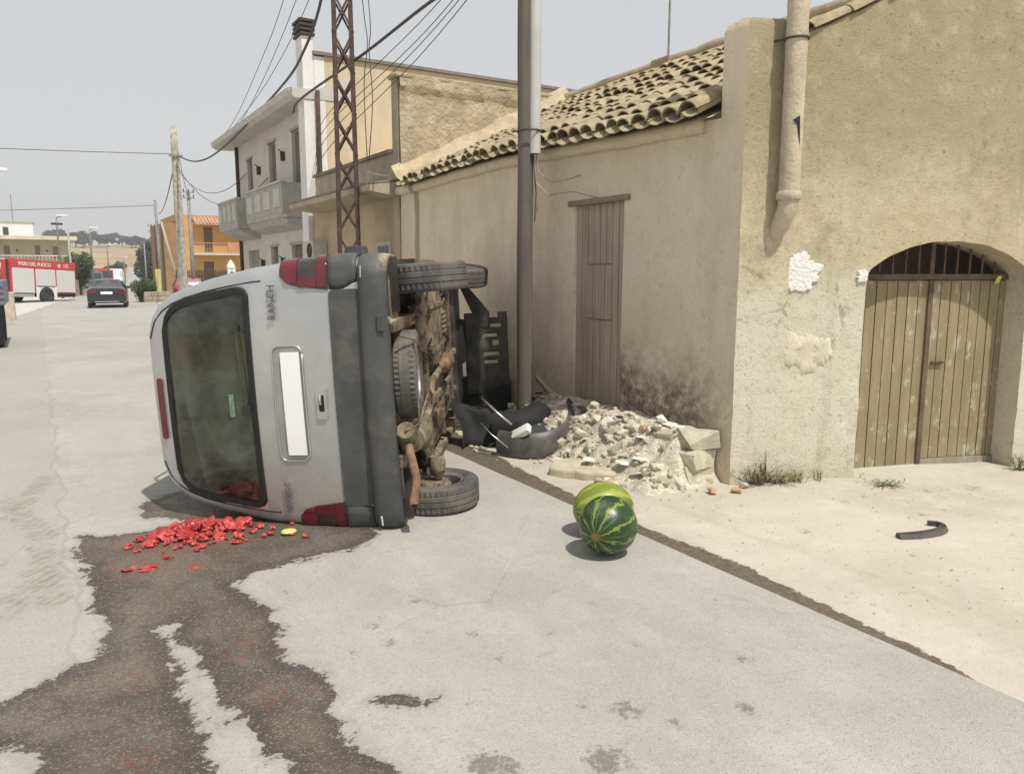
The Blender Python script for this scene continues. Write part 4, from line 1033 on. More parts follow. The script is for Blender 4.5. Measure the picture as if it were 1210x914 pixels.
# wheels
def tyre_part(parent, R=.303, wd=.185, mat='tyre', name='tyre'):
    h = wd / 2; prof = [(R - .10, -h * .82), (R - .07, -h), (R - .03, -h * 1.0), (R - .008, -h * .88)]
    for k, zc in enumerate((-.62, -.2, .2, .62)):
        e = .018 * 1.0
        z0, z1 = zc * h - .034 * 1.0 / 2, zc * h + .034 / 2
        prof += [(R - .007, z0 - .001), (R, z0 + .003), (R, z1 - .003), (R - .007, z1 + .001)]
    prof += [(R - .008, h * .88), (R - .03, h), (R - .07, h), (R - .10, h * .82)]
    m = MB(); m.lathe(prof, 104)
    # tread grooves: knock alternate shoulder points inwards
    P_ = len(prof)
    for kk in range(104):
        for i in (4, 5, P_ - 6, P_ - 5, 6, P_ - 7):
            if kk % 2 == 0:
                x, y, z = m.v[kk * P_ + i]; f_ = (R - .009) / math.hypot(x, y) if math.hypot(x, y) > R - .006 else 1; m.v[kk * P_ + i] = (x * f_, y * f_, z)
    return m.build(name, MT[mat], parent, smooth=28, world=False)
def rim_part(parent, R=.2, h=.085, side=1):
    m = MB(); m.lathe([(R, -h), (R - .012, -h), (R - .02, -h * .6), (R - .025, h * .3), (R - .02, h * .8), (R - .005, h * .95), (R, h * .95)], 40)
    ob = m.build('rim', MT['rim'], parent, smooth=40, world=False)
    m = MB(); m.lathe([(0, side * .035), (.05, side * .04), (.07, side * .055), (.12, side * .05), (.165, side * .02), (R - .022, side * .03)], 32); m.build('wheel_disc', MT['rim'], parent, smooth=40, world=False)
    return ob
def wheel(x, y, z, side, steer=0., camber=0., dist=.0):
    e = bpy.data.objects.new('wheel', None); e.empty_display_size = .05; link(e, car)
    e.matrix_basis = Matrix.Translation((x, y, z)) @ Matrix.Rotation(steer, 4, 'Z') @ Matrix.Rotation(rad(90) + camber, 4, 'Y')
    tyre_part(e); rim_part(e, side=side)
    m = MB(); m.lathe([(.0, -side * .07), (.10, -side * .07), (.115, -side * .05), (.115, side * .02)], 24); m.build('brake_drum', MT['under'], e, smooth=40, world=False)
    return e
wheel(.70, .64, .245, 1, camber=rad(-2)); wheel(-.757, .64, .245, -1, camber=rad(1))
wheel(.70, 3.36, .265, 1, rad(-7), rad(6)); wheel(-.755, 3.33, .26, -1)
# spare wheel slung under the boot, with its wire cradle
e = bpy.data.objects.new('spare_wheel', None); e.empty_display_size = .05; link(e, car); e.matrix_basis = Matrix.Translation((.09, .40, .335)) @ Matrix.Rotation(rad(4), 4, 'X')
tyre_part(e, .285, .15); rim_part(e, .185, .06, 1)
m = MB()
m.tube([(-.22, .10, .33), (-.20, .2, .255), (-.12, .45, .25), (-.1, .76, .27)], .007, 6); m.tube([(.36, .12, .33), (.33, .2, .255), (.24, .45, .25), (.2, .76, .27)], .007, 6)
m.tube([(-.2, .2, .255), (.05, .17, .245), (.33, .2, .255)], .007, 6); m.build('spare_cradle', MT['under'], car, world=False)
# underbody
def ub(name, a, b, mat='under', c=.012, parent=car): m = MB(); m.cbox(a, b, c); return m.build(name, MT[mat], parent, smooth=40, world=False)
fl = ub('floor_pan', (-.79, .10, .45), (.79, 3.75, .49))
for i, (x0, x1, y0, y1, zt_) in enumerate(((-.70, -.38, 1.25, 1.75, .395), (-.70, -.36, 1.80, 2.35, .385), (-.70, -.36, 2.42, 2.95, .39), (.36, .72, 1.2, 1.9, .40), (.36, .72, 1.98, 2.7, .39), (-.2, .2, 2.3, 2.9, .40), (-.70, -.25, .15, .55, .40), (.42, .74, .15, .5, .40))):
    p_ = ub('stamped_panel', (x0, y0, zt_), (x1, y1, .452), parent=fl, c=.02)
    for q in range(3): yy = y0 + (y1 - y0) * (q + .5) / 3; ub('rib', (x0 + .04, yy - .025, zt_ - .018), (x1 - .04, yy + .025, zt_ + .005), parent=fl, c=.008)
for s_ in (1, -1):
    ub('sill', (s_ * .81 - .045, 1.22, .36), (s_ * .81 + .03, 3.05, .47))
    ub('chassis_rail', (s_ * .42 - .04, .12, .345), (s_ * .42 + .04, 1.2, .46)); ub('chassis_rail', (s_ * .30 - .035, 1.2, .355), (s_ * .30 + .035, 3.6, .46))
ub('cross_member', (-.74, 1.16, .315), (.74, 1.25, .46)); ub('cross_member', (-.72, 2.36, .36), (.72, 2.42, .46)); ub('cross_member', (-.7, 2.97, .335), (.7, 3.06, .46))
ub('fuel_tank', (.02, 1.32, .285), (.62, 1.95, .45), c=.05)
ub('tank_strap', (.12, 1.30, .277), (.16, 1.97, .30), c=.004); ub('tank_strap', (.46, 1.30, .277), (.50, 1.97, .30), c=.004)
m = MB(); m.tube([(-.70, .93, .33), (-.4, .95, .33), (.4, .95, .33), (.70, .93, .33)], .05, 12); m.build('rear_axle', MT['under'], car, smooth=40, world=False)
for s_ in (1, -1):
    m = MB(); m.tube([(s_ * .60, .95, .33), (s_ * .62, .64, .26)], .035, 8); m.build('trailing_arm', MT['under'], car, smooth=40, world=False)
    m = MB(); m.tube([(s_ * .55, .66, .28), (s_ * .46, .98, .46)], [.025, .035], 8); m.build('damper', MT['dark_iron'], car, smooth=40, world=False)
    for yw in (.64, 3.33):
        m = MB()   # wheel arch liner
        for k in range(17):
            a = math.pi * k / 16
            for xx in (.50, .835): m.v.append((s_ * xx, yw + .352 * math.cos(a), .34 + .352 * math.sin(a)))
        for k in range(16): b_ = 2 * k; m.f.append((b_, b_ + 1, b_ + 3, b_ + 2))
        m.build('wheel_arch_liner', MT['black'], car, smooth=40, world=False)
m = MB(); m.tube([(-.22, .13, .33), (-.31, .22, .33), (-.36, .62, .32), (-.32, .76, .32)], [.06, .085, .085, .045], 16); mu = m.build('muffler', MT['under'], car, smooth=40, world=False)
m = MB(); m.tube([(-.31, .20, .32), (-.33, .12, .315), (-.40, .06, .29), (-.50, .05, .27), (-.58, .03, .275), (-.63, -.01, .285), (-.655, -.035, .28)], .027, 12); tp = m.build('tail_pipe', MT['rustpipe'], car, smooth=40, world=False)
m = MB(); m.lathe([(.0, 0), (.021, 0)], 12, Matrix.Translation((-.6565, -.0375, .28)) @ (Vector((-.025, -.025, -.003)).to_track_quat('Z', 'Y').to_matrix().to_4x4())); m.build('pipe_mouth', MT['blackmat'], tp, world=False)
m = MB(); m.tube([(-.32, .76, .32), (-.22, 1.05, .30), (-.1, 1.3, .32), (-.06, 2.0, .33), (-.05, 3.1, .33), (.0, 3.4, .36)], .032, 10); m.build('exhaust_pipe', MT['under'], car, smooth=40, world=False)
m = MB(); m.tube([(-.06, 2.1, .33), (-.06, 2.15, .33), (-.06, 2.5, .33), (-.06, 2.55, .33)], [.03, .075, .075, .03], 12); m.build('catalyst', MT['rustpipe'], car, smooth=40, world=False)
m = MB(); m.cbox((-.26, 1.25, .37), (.16, 2.3, .40), .01); m.build('heat_shield', MT['rim'], car, world=False)
for i in range(4):
    m = MB(); x = -.40 + .035 * i; m.tube([(x, 1.0, .40), (x + .02, 1.4, .375 - .006 * i), (x + .05, 2.2, .38), (x + .08, 3.2, .39)], .007, 5); m.build('brake_line', MT['dark_iron'], car, world=False)
m = MB()
for q in range(9): m.tube([(.03 + .02 * q, .80 + .1 * math.sin(q), .30), (.05 + .025 * q, 1.1, .275 + .01 * math.cos(q * 2)), (.0 + .03 * q, 1.3, .30)], .005, 4)
m.build('loose_wiring', MT['dark_iron'], car, world=False)
rb_ = random.Random(8)
for q in range(46):
    x, y, a_, b_ = rb_.uniform(-.72, .72), rb_.uniform(.7, 3.1), rb_.uniform(.015, .06), rb_.uniform(.015, .05)
    ub('bracket', (x - a_, y - b_, .33 + rb_.uniform(-.03, .06)), (x + a_, y + b_, .455), rb_.choice(('under', 'under', 'black', 'rustpipe')), .006)
for q in range(5):
    x = rb_.uniform(-.6, .6); m = MB(); m.tube(smooth_pts([(x, .7, .36), (x + rb_.uniform(-.15, .15), 1.2, .30), (x + rb_.uniform(-.2, .2), 1.9, .35), (x, 2.6, .32), (x + rb_.uniform(-.2, .2), 3.2, .38)], 5), rb_.uniform(.007, .014), 6); m.build('hose', MT['black'], car, smooth=True, world=False)
ub('vent_grille', (.22, 2.02, .30), (.42, 2.28, .40))
for q in range(5): ub('grille_slat', (.225 + q * .04, 2.03, .285), (.245 + q * .04, 2.27, .302), c=.003)
ub('rear_valance', (-.76, .10, .40), (.76, .125, .46), 'black', .01)
m = MB(); m.lathe([(0, 0), (.05, 0), (.06, .05), (.045, .12), (.02, .16)], 14, Matrix.Translation((-.52, .66, .22)) @ Matrix.Rotation(rad(-90), 4, 'Y')); m.build('hub_carrier', MT['under'], car, smooth=40, world=False)
# front end torn open
ub('subframe', (-.62, 3.15, .30), (.62, 3.72, .43), 'black', .03)
ub('engine_block', (-.35, 3.3, .40), (.4, 3.85, .8), 'blackmat', .04); ub('sump', (-.2, 3.3, .24), (.25, 3.6, .40), 'blackmat', .04)
# undertray hanging away from the floor, with slots
m = MB(); Y0 = 3.62
U0, U1, V0, V1 = -.56, .30, -.20, .25     # x and z extents
slots = [(.165, -.135, -.02), (.06, -.09, .05), (-.02, -.10, -.04), (-.13, -.10, .06), (-.22, -.09, .05)]
m.v = []; NX_, NZ_ = 50, 28
def uty(x, z): return Y0 + .03 * math.sin(x * 5) - .10 * (z + .2) + .02 * noise.noise(Vector((x * 6, z * 6, 0)))
for i in range(NX_ + 1):
    for j in range(NZ_ + 1):
        x, z = U0 + (U1 - U0) * i / NX_, V0 + (V1 - V0) * j / NZ_; m.v.append((x, uty(x, z), z))
for i in range(NX_):
    for j in range(NZ_):
        x, z = U0 + (U1 - U0) * (i + .5) / NX_, V0 + (V1 - V0) * (j + .5) / NZ_
        if any(abs(x - sx_) < .02 and a < z < b_ for sx_, a, b_ in slots): continue
        if x > .24 and -.1 < z < .0: continue
        a = i * (NZ_ + 1) + j; m.f.append((a, a + 1, a + NZ_ + 2, a + NZ_ + 1))
ut = m.build('undertray', MT['black'], car, smooth=40, world=False); s2 = ut.modifiers.new('thickness', 'SOLIDIFY'); s2.thickness = .006
m = MB(); m.prism([(.15, 3.6, .10), (.58, 3.6, .28), (.56, 3.6, .18), (.40, 3.6, .05), (.30, 3.6, -.02), (.15, 3.6, .0)], (0, .03, 0)); m.build('arch_liner_flap', MT['black'], car, world=False)
m = MB(); m.cbox((-.84, 3.58, -.20), (-.40, 3.95, .40), .06); m.build('crushed_front_shade', MT['blackmat'], car, smooth=40, world=False)  # black block for crushed parts and the deep shade round the lower wheel
m = MB(); m.prism([(-.60, 3.55, .22), (-.52, 3.55, -.02), (-.75, 3.5, -.10), (-.82, 3.5, .25)], (0, .05, 0)); m.build('torn_liner', MT['blackmat'], car, world=False)
m = MB(); m.tube([(-.55, 3.45, .12), (-.64, 3.4, .02), (-.73, 3.35, -.09)], [.006, .009, .012], 6); m.build('bent_strip', MT['chrome'], car, smooth=True, world=False)
# mirror on the upper side
m = MB(); m.cbox((.86, 2.72, 1.05), (1.02, 2.90, 1.26), .05); mi = m.build('wing_mirror', MT['black'], car, smooth=50, world=False)
m = MB(); m.box((.885, 2.712, 1.09), (.995, 2.718, 1.22)); m.build('mirror_glass', MT['farglass'], mi, world=False)
m = MB(); m.cbox((.80, 2.76, 1.10), (.93, 2.86, 1.16), .012); m.build('mirror_arm', MT['black'], mi, world=False)
# side windows and windscreen
for s_ in (1, -1):
    for (y0, y1) in ((.53, 1.47), (1.53, 2.78)):
        m = MB()
        for z in lin(1.245, 1.815, 8):
            for y in lin(y0, y1, 6): m.v.append((s_ * (hw(z) * (1 - .035 * sm(.7, 1, (y - .3) / 3)) + .003), y, z))
        for j in range(8):
            for i in range(6): a = j * 7 + i; m.f.append((a, a + 1, a + 8, a + 7))
        m.build('side_window', MT['glass'], car, smooth=True, world=False)
m = MB()
for z in lin(1.25, 1.86, 8):
    for i in range(9): x = -.68 + 1.36 * i / 8; m.v.append((x * hw(z) / .8, max(yfr(z), .5) - .12 * abs(x / .8) ** 3 + .002, z))
for j in range(8):
    for i in range(8): a = j * 9 + i; m.f.append((a, a + 1, a + 10, a + 9))
m.build('windscreen', MT['glass'], car, smooth=True, world=False)
# roof rails
for s_ in (1, -1):
    m = MB(); m.tube([(s_ * .55, .6, 1.95), (s_ * .56, .68, 2.0), (s_ * .58, 1.6, 2.01), (s_ * .56, 2.3, 1.99), (s_ * .54, 2.4, 1.93)], .014, 8); m.build('roof_rail', MT['black'], car, smooth=True, world=False)
# inside: seats, load cover, lining
ub('cabin_lining', (-.76, .25, .50), (.76, 2.9, .53), 'blackmat', .01)
for x in (-.40, .40):
    ub('seat_back', (x - .25, 1.25, .6), (x + .25, 1.4, 1.45), 'blackmat', .05); ub('headrest', (x - .13, 1.27, 1.47), (x + .13, 1.36, 1.66), 'blackmat', .04)
m = MB()   # pale green load cover that slid across
R_ = [(.36, 1.62), (.40, 1.50), (.30, 1.44), (.0, 1.47), (-.2, 1.50), (-.34, 1.46), (-.40, 1.52), (-.25, 1.66), (.1, 1.70)]
m.prism([(x, .62 + .1 * x, z) for x, z in R_], (0, .02, .0)); m.build('load_cover', MT['palegreen'], car, world=False)
m = MB(); m.prism([(x, .66, z) for x, z in ((.33, 1.36), (.05, 1.33), (-.1, 1.35), (-.2, 1.30), (-.05, 1.25), (.3, 1.27))], (0, .02, 0)); m.build('load_cover', MT['palegreen'], car, world=False)

# ------------------------------------------------------------------ neighbouring buildings
annex = thing('ochre_annex', 'low ochre annex with projecting canopy between white house and tiled house', 'house', (5.5, 12, 0))
box('front_wall', (4.36, 10.16, -.3), (4.6, 13.97, 2.75), MT['ochre'], annex)
box('flat_roof', (4.6, 10.16, 2.6), (7.5, 13.97, 2.74), MT['ochre'], annex)
m = MB(); m.box((4.30, 10.155, 2.76), (4.55, 13.6, 3.20)); m.build('parapet_band', MT['band'], annex)
m = MB(); m.box((4.26, 10.155, 3.203), (4.58, 13.62, 3.25)); m.build('coping', MT['soil'], annex)
m = MB(); m.prism([(4.295, 9.96, 2.60), (3.86, 9.96, 2.66), (3.84, 9.96, 2.735), (4.295, 9.96, 2.80)], (0, 3.75, 0)); m.build('canopy', MT['band'], annex)
m = MB(); m.prism([(3.83, 9.955, 2.738), (4.296, 9.955, 2.803), (4.296, 9.955, 2.83), (3.83, 9.955, 2.765)], (0, 3.77, 0)); m.build('canopy_coping', MT['soil'], annex)
f_ = box('window_frame', (4.335, 10.40, 1.45), (4.362, 10.93, 2.02), MT['pale'], annex); box('pane', (4.33, 10.46, 1.51), (4.3345, 10.87, 1.96), MT['farglass'], f_)
m = MB(); m.tube([(4.34, 10.22, 2.55), (4.34, 10.22, 1.9)], .02, 6); m.build('conduit', MT['ochre'], annex)
# rough party wall that stands above the tiled roof
party = thing('party_wall', 'rough mortar party wall rising above the lower end of the tiled roof', 'wall', (5.4, 10, 0))
m = MB(); us_ = lin(4.31, 7.4, 60)
ptop = lambda x: 4.18 + .025 * noise.noise(Vector((x * 4, 0, 0))) - .02 * (x - 4.3)
wall_seg(m, us_, lambda u: 2.2, ptop, 40, lambda u, z, o_: Vector((u, 9.9 + o_, z)), lambda u, z: -.03 * fbm((u * 3, z * 3, 1), 1, 4) - (.03 if z > 4.0 else 0))
m.build('wall_face', MT['parapet'], party, smooth=40)
box('wall_core', (4.30, 9.95, -.2), (7.4, 10.15, 4.14), MT['band'], party); box('coping', (4.26, 9.87, 4.145), (7.4, 10.19, 4.20), MT['parapet'], party, .02)
m = MB()   # mortar fillet where the roof meets the wall
pts = [rpt(s, 9.62, .0) for s in lin(.05, sl_len, 16)]
for p in pts: m.v += [(p.x, 9.52 + .05 * noise.noise(p * 3), p.z + .02), (p.x, 9.74, p.z + .10 + .03 * noise.noise(p * 4)), (p.x, 9.93, p.z + .26 + .06 * noise.noise(p * 2))]
for i in range(16):
    for k in range(2): a = i * 3 + k; m.f.append((a, a + 3, a + 4, a + 1))
m.build('mortar_fillet', MT['parapet'], party, smooth=True)
# white two-storey house
wh = thing('white_house', 'white two-storey house with deep eaves, balconies and tall chimney', 'house', (6, 17, -.2))
def holes_wall(name, x, th, y0, y1, z0, z1, rects, mat, parent):
    """wall in a plane of constant x with rectangular openings"""
    ys = sorted({y0, y1} | {v for r in rects for v in r[:2]}); zs = sorted({z0, z1} | {v for r in rects for v in r[2:]})
    m = MB(); ins = lambda y, z: any(a < y < b and c < z < d for a, b, c, d in rects)
    for i in range(len(ys) - 1):
        for j in range(len(zs) - 1):
            if not ins((ys[i] + ys[i + 1]) / 2, (zs[j] + zs[j + 1]) / 2): m.add([(x, ys[i], zs[j]), (x, ys[i + 1], zs[j]), (x, ys[i + 1], zs[j + 1]), (x, ys[i], zs[j + 1])], [(0, 1, 2, 3)])
    for a, b, c, d in rects: m.add([(x, a, c), (x, b, c), (x, b, d), (x, a, d), (x + th, a, c), (x + th, b, c), (x + th, b, d), (x + th, a, d)], [(0, 1, 5, 4), (1, 2, 6, 5), (2, 3, 7, 6), (3, 0, 4, 7)])
    return m.build(name, mat, parent)
WR = [(15.05, 15.65, 2.85, 4.30), (16.86, 17.42, 2.85, 4.29), (18.92, 19.42, 2.85, 4.18), (15.2, 15.95, .6, 2.12), (17.0, 17.6, .6, 2.12), (18.65, 19.72, -.1, 2.09)]
holes_wall('facade', 4.5, .14, 14.02, 20.35, -.4, 4.62, WR, MT['houseW'], wh)
for i, (a, b, c, d) in enumerate(WR):
    if i == 5:
        sh = box('roller_shutter', (4.60, a, c), (4.63, b, d), MT['shutterg'], wh)
        for q in range(12): box('slat', (4.588, a + .01, c + .1 + q * .165), (4.5995, b - .01, c + .1 + q * .165 + .15), MT['shutterg'], sh)
    else:
        sh = box('window', (4.59, a, c), (4.62, b, d), MT['shutterg' if i < 3 else 'shutter'], wh)
        box('surround', (4.475, a - .06, d), (4.52, b + .06, d + .05), MT['band'], sh); md = (a + b) / 2
        for y0, y1 in ((a + .03, md - .015), (md + .015, b - .03)):
            lf = box('shutter_leaf', (4.565, y0, c + .03), (4.589, y1, d - .03), MT['shutter'], sh)
box('side_wall_strip', (4.47, 13.98, -.4), (4.66, 14.018, 5.34), MT['houseWb'], wh)
m = MB(); m.box((4.665, 13.985, -.4), (10.5, 14.3, 5.36)); m.build('side_wall', MT['cream'], wh)
box('wall_coping', (4.45, 13.93, 5.365), (10.6, 14.4, 5.42), MT['soil'], wh)
box('party_side', (4.67, 14.31, -.4), (10.4, 20.3, 4.6), MT['houseW'], wh)
m = MB(); m.prism([(4.12, 0, 4.60), (4.02, 0, 4.66), (3.99, 0, 4.76), (4.5, 0, 4.78), (5.2, 0, 5.1), (5.2, 0, 4.62)], (0, 7.0, 0)); 
m.v = [(x, y + 13.97 + (0 if y == 0 else 0), z) for x, y, z in m.v]; m.build('eaves', MT['pale'], wh)
m = MB(); m.prism([(4.5, 14.32, 4.785), (5.6, 14.32, 5.34), (10, 14.32, 5.34), (10, 20.9, 5.34), (5.6, 20.9, 5.34), (4.5, 20.9, 4.785)][0:3] + [(10, 14.32, 4.79)], (0, 6.6, 0)); m.build('roof_mass', MT['cream'], wh)
chm = box('chimney', (4.27, 13.99, -.4), (4.468, 14.36, 5.66), MT['houseWb'], wh)
for q in range(4): box('chimney_cap_slab', (4.24 - .01 * (q % 2), 13.95, 5.67 + q * .075), (4.50, 14.40, 5.715 + q * .075), MT['dark_iron'], chm)
box('chimney_cap_core', (4.29, 14.02, 5.661), (4.43, 14.33, 5.93), MT['dark_iron'], chm)
m = MB(); m.tube([(4.50, 13.93, z) for z in lin(.3, 4.75, 6)], .04, 10); m.build('rain_pipe', MT['rust'], wh, smooth=True)
m = MB(); m.tube([(4.47, 20.32, z) for z in lin(.0, 4.6, 6)], .05, 10); m.build('rain_pipe', MT['rust'], wh, smooth=True)
def balcony(y0, y1, xo, z0, z1):
    b = box('balcony', (xo, y0, z0), (4.498, y1, z0 + .09), MT['concrete'], wh)
    box('balcony_front', (xo, y0, z0 + .092), (xo + .07, y1, z1), MT['concrete'], b)
    for y in (y0, y1 - .07): box('balcony_side', (xo + .072, y, z0 + .092), (4.498, y + .07, z1), MT['concrete'], b)
    box('balcony_rail', (xo - .025, y0 - .025, z1 + .002), (xo + .09, y1 + .025, z1 + .04), MT['pale'], b)
    n = 4; st_ = (y1 - y0) / n
    for q in range(n): box('balcony_panel', (xo - .012, y0 + q * st_ + .12, z0 + .2), (xo - .001, y0 + (q + 1) * st_ - .12, z1 - .1), MT['pale'], b)
    m = MB(); m.prism([(4.497, y0 + .02, z0 - .003), (xo + .02, y0 + .02, z0 - .003), (4.2, y0 + .02, z0 - .12), (4.497, y0 + .02, z0 - .22)], (0, y1 - y0 - .04, 0)); m.build('balcony_soffit', MT['concrete'], b)
balcony(15.05, 18.0, 4.10, 2.62, 3.27); balcony(18.4, 20.4, 3.98, 2.55, 3.20)
for (y, z) in ((18.2, 3.83), (16.2, 3.9), (18.2, 1.76), (16.5, 1.78)):
    m = MB(); m.cbox((4.42, y - .05, z - .09), (4.498, y + .05, z + .09), .015); m.tube([(4.46, y, z + .08), (4.38, y, z + .13)], .012, 5); m.build('wall_lamp', MT['dark_iron'], wh)
ac = thing('air_conditioner', 'pale air conditioner outdoor unit on bracket beside white house chimney', 'air conditioner', (4.3, 13.6, 1.8))
box('case', (4.10, 13.25, 1.78), (4.355, 13.85, 2.12), MT['pale'], ac, .015)
m = MB(); m.lathe([(0, 0), (.11, 0), (.12, .015), (.13, .0)], 24, Matrix.Translation((4.097, 13.42, 1.95)) @ Matrix.Rotation(rad(-90), 4, 'Y')); m.build('fan_grille', MT['dark_iron'], ac, smooth=40)
for y in (13.32, 13.75): box('bracket', (4.08, y, 1.74), (4.36, y + .03, 1.779), MT['dark_iron'], ac)

# ------------------------------------------------------------------ poles, lattice mast, wires
lat = thing('lattice_mast', 'rusty brown steel lattice mast with crossed braces in front of ochre annex', 'pylon', (3.75, 10.45, 0))
LA = rad(19.7); lm = Matrix.Translation((3.75, 10.45, 0)) @ Matrix.Rotation(-LA, 4, 'Z'); HT = 8.4
def lc(i, z): k = .168 - .006 * z; sx_, sy_ = ((-1, -1), (1, -1), (1, 1), (-1, 1))[i]; return Vector((sx_ * k, sy_ * k, z))
for i in range(4):
    sx_, sy_ = ((-1, -1), (1, -1), (1, 1), (-1, 1))[i]; a, b = lc(i, -.1), lc(i, HT); m = MB()
    for (dx, dy) in ((sx_ * -.06, sy_ * -.008), (sx_ * -.008, sy_ * -.06)):
        pa = [a, a + Vector((dx, 0, 0)), a + Vector((dx, dy, 0)), a + Vector((0, dy, 0))]; pb = [b, b + Vector((dx, 0, 0)), b + Vector((dx, dy, 0)), b + Vector((0, dy, 0))]
        m.add([lm @ p for p in pa + pb], [(0, 1, 2, 3), (4, 5, 6, 7), (0, 1, 5, 4), (1, 2, 6, 5), (2, 3, 7, 6), (3, 0, 4, 7)])
    m.build('leg', MT['rust'], lat)
nb_ = 16; hz_ = HT / nb_
for i in range(4):
    j = (i + 1) % 4
    for q in range(nb_):
        for (p0, p1) in ((lc(i, q * hz_), lc(j, (q + 1) * hz_)), (lc(j, q * hz_), lc(i, (q + 1) * hz_))):
            c_ = .97 if p1.x * p0.y > 0 else .985
            p0 = Vector((p0.x * c_, p0.y * c_, p0.z)); p1 = Vector((p1.x * c_, p1.y * c_, p1.z))
            n_ = Vector((lc(i, 0).x + lc(j, 0).x, lc(i, 0).y + lc(j, 0).y, 0)).normalized(); t_ = (p1 - p0).normalized().cross(n_)
            m = MB(); m.prism([lm @ (p0 + t_ * .0135), lm @ (p0 - t_ * .0135), lm @ (p1 - t_ * .0135), lm @ (p1 + t_ * .0135)], lm.to_3x3() @ (n_ * -.008)); m.build('brace', MT['rust'], lat)
up = thing('utility_pole', 'brown round utility pole with white conduit against the tiled house', 'pole', (3.93, 6.18, .2))
m = MB(); m.tube([(3.93 + .004 * math.sin(z * 3), 6.18, z) for z in lin(0, 7.2, 24)], [.078 - .002 * z for z in lin(0, 7.2, 24)], 16); m.build('shaft', MT['pole'], up, smooth=True)
m = MB(); m.tube([(3.985, 6.10, z) for z in lin(2.66, 7.0, 8)], .052, 14); cd = m.build('conduit', MT['pvc'], up, smooth=50)
m = MB(); m.tube([(3.95 + .105 * math.cos(a), 6.15 + .115 * math.sin(a), 2.86) for a in lin(0, 6.283, 20)], .009, 5); m.build('band_clamp', MT['dark_iron'], up)
m = MB(); m.box((3.985, 6.085, 2.14), (4.01, 6.105, 2.21)); m.build('tag_plate', MT['chrome'], up)
for q, pts in enumerate(([(4.0, 6.1, 2.66), (4.0, 6.08, 2.50), (4.08, 5.98, 2.40), (4.2, 5.88, 2.42), (4.285, 5.80, 2.46)], [(3.97, 6.1, 2.66), (3.98, 6.07, 2.40), (4.05, 5.98, 2.28), (4.2, 5.80, 2.31), (4.285, 5.55, 2.24)], [(3.96, 6.09, 2.66), (3.99, 6.085, 2.3), (3.985, 6.10, 2.05)])):
    m = MB(); m.tube(pts, .006, 5); m.build('drop_wire', MT['wire' if q < 2 else 'cable'], up)
def sag(a, b, s, n=14): a, b = Vector(a), Vector(b); return [a.lerp(b, t) - Vector((0, 0, 4 * s * t * (1 - t))) for t in lin(0, 1, n)]
def cable(pts, r, label, group=None, mat='cable', name='overhead_cable'):
    m = MB(); m.tube(smooth_pts(pts) if len(pts) < 10 else pts, r, 6); o = m.build(name, MT[mat], None, smooth=True); tag(o, label, 'cable', group); return o
cable([(4.1, 27, 5.2)] + [(4.07, 23.5, 4.62), (4.05, 19.96, 4.50), (4.05, 14.67, 4.88), (4.05, 13.1, 5.2), (4.03, 12.13, 5.68), (3.9, 11.2, 6.3), (3.75, 10.45, 6.9)], .022, 'thick dark cable rising from lichened concrete pole to lattice mast')
cable([(4.1, 14.1, 4.37), (3.95, 13.1, 4.40), (3.95, 10.28, 4.45), (3.95, 8.36, 4.53), (3.95, 7.4, 4.53), (3.93, 6.25, 4.55)], .02, 'thick dark cable passing through lattice mast towards utility pole')
for q, (z0, z1, z2) in enumerate(((3.93, 4.46, 4.80), (3.78, 4.30, 4.74), (3.62, 4.22, 4.68), (3.43, 4.10, 4.62))):
    cable([(4.46, 14.03, z0 - .3), (4.0, 12.08, z0), (4.0, 8.6, z1 - .04), (3.95, 6.25, z2)], .0055, 'thin wire of the bundle strung from white house to utility pole', 'bundle of thin wires')
for q, pts in enumerate(([(4.02, 20.8, 4.70), (4.0, 18.43, 4.85), (4.0, 15.97, 5.5), (4.0, 14.04, 6.2), (3.8, 10.5, 7.5)], [(4.05, 20.6, 4.68), (4.0, 17.2, 4.83), (4.0, 13.3, 6.0), (3.8, 10.5, 7.1)], [(4.08, 20.4, 4.66), (4.0, 15.74, 5.05), (4.0, 12.64, 5.81), (3.8, 10.5, 6.6)])):
    cable(pts, .006, 'thin wire climbing past white house eaves to lattice mast', 'thin wires climbing to the mast')
cable([(3.75, 10.3, 7.8), (3.75, 9.7, 4.95), (3.75, 9.57, 4.42), (3.75, 9.72, 3.94), (3.75, 9.68, 3.0)], .006, 'looped wire hanging beside lattice mast', 'looped wires beside lattice mast')
cable([(3.78, 10.3, 7.8), (3.75, 9.5, 4.9), (3.75, 9.52, 4.3), (3.75, 9.45, 3.69), (3.75, 9.62, 3.0)], .006, 'looped wire hanging beside lattice mast', 'looped wires beside lattice mast')
cable(sag((3.9, 10.3, 2.98), (4.28, 9.84, 2.88), .05), .007, 'short pale wire from lattice mast to end of tiled roof', None, 'wire')
cable(sag((4.47, 17.5, 3.6), (4.05, 27, 5.0), .9, 18), .009, 'slack cable drooping from white house wall below its eaves to concrete pole', 'slack cables at the white house')
cable(sag((4.47, 19.4, 3.9), (4.08, 27, 4.8), .6, 18), .009, 'slack cable drooping from white house wall below its eaves to concrete pole', 'slack cables at the white house')
cable(sag((-9, 27, 4.9), (4.05, 27, 5.25), .08, 16), .010, 'cable crossing the street to lichened concrete pole top', None)
cable(sag((-14, 60, 4.8), (7.65, 60, 6.15), .15, 18), .018, 'far cable crossing the street beyond fire engine', None)
cable(sag((4.05, 27, 5.1), (7.66, 60, 5.6), .5, 16), .02, 'drooping cable between concrete pole and leaning grey pole', 'cables between the far poles')
cable(sag((4.15, 27, 5.3), (7.55, 46, 5.6), .4, 16), .012, 'drooping cable between concrete pole and steel pole with insulators', None)
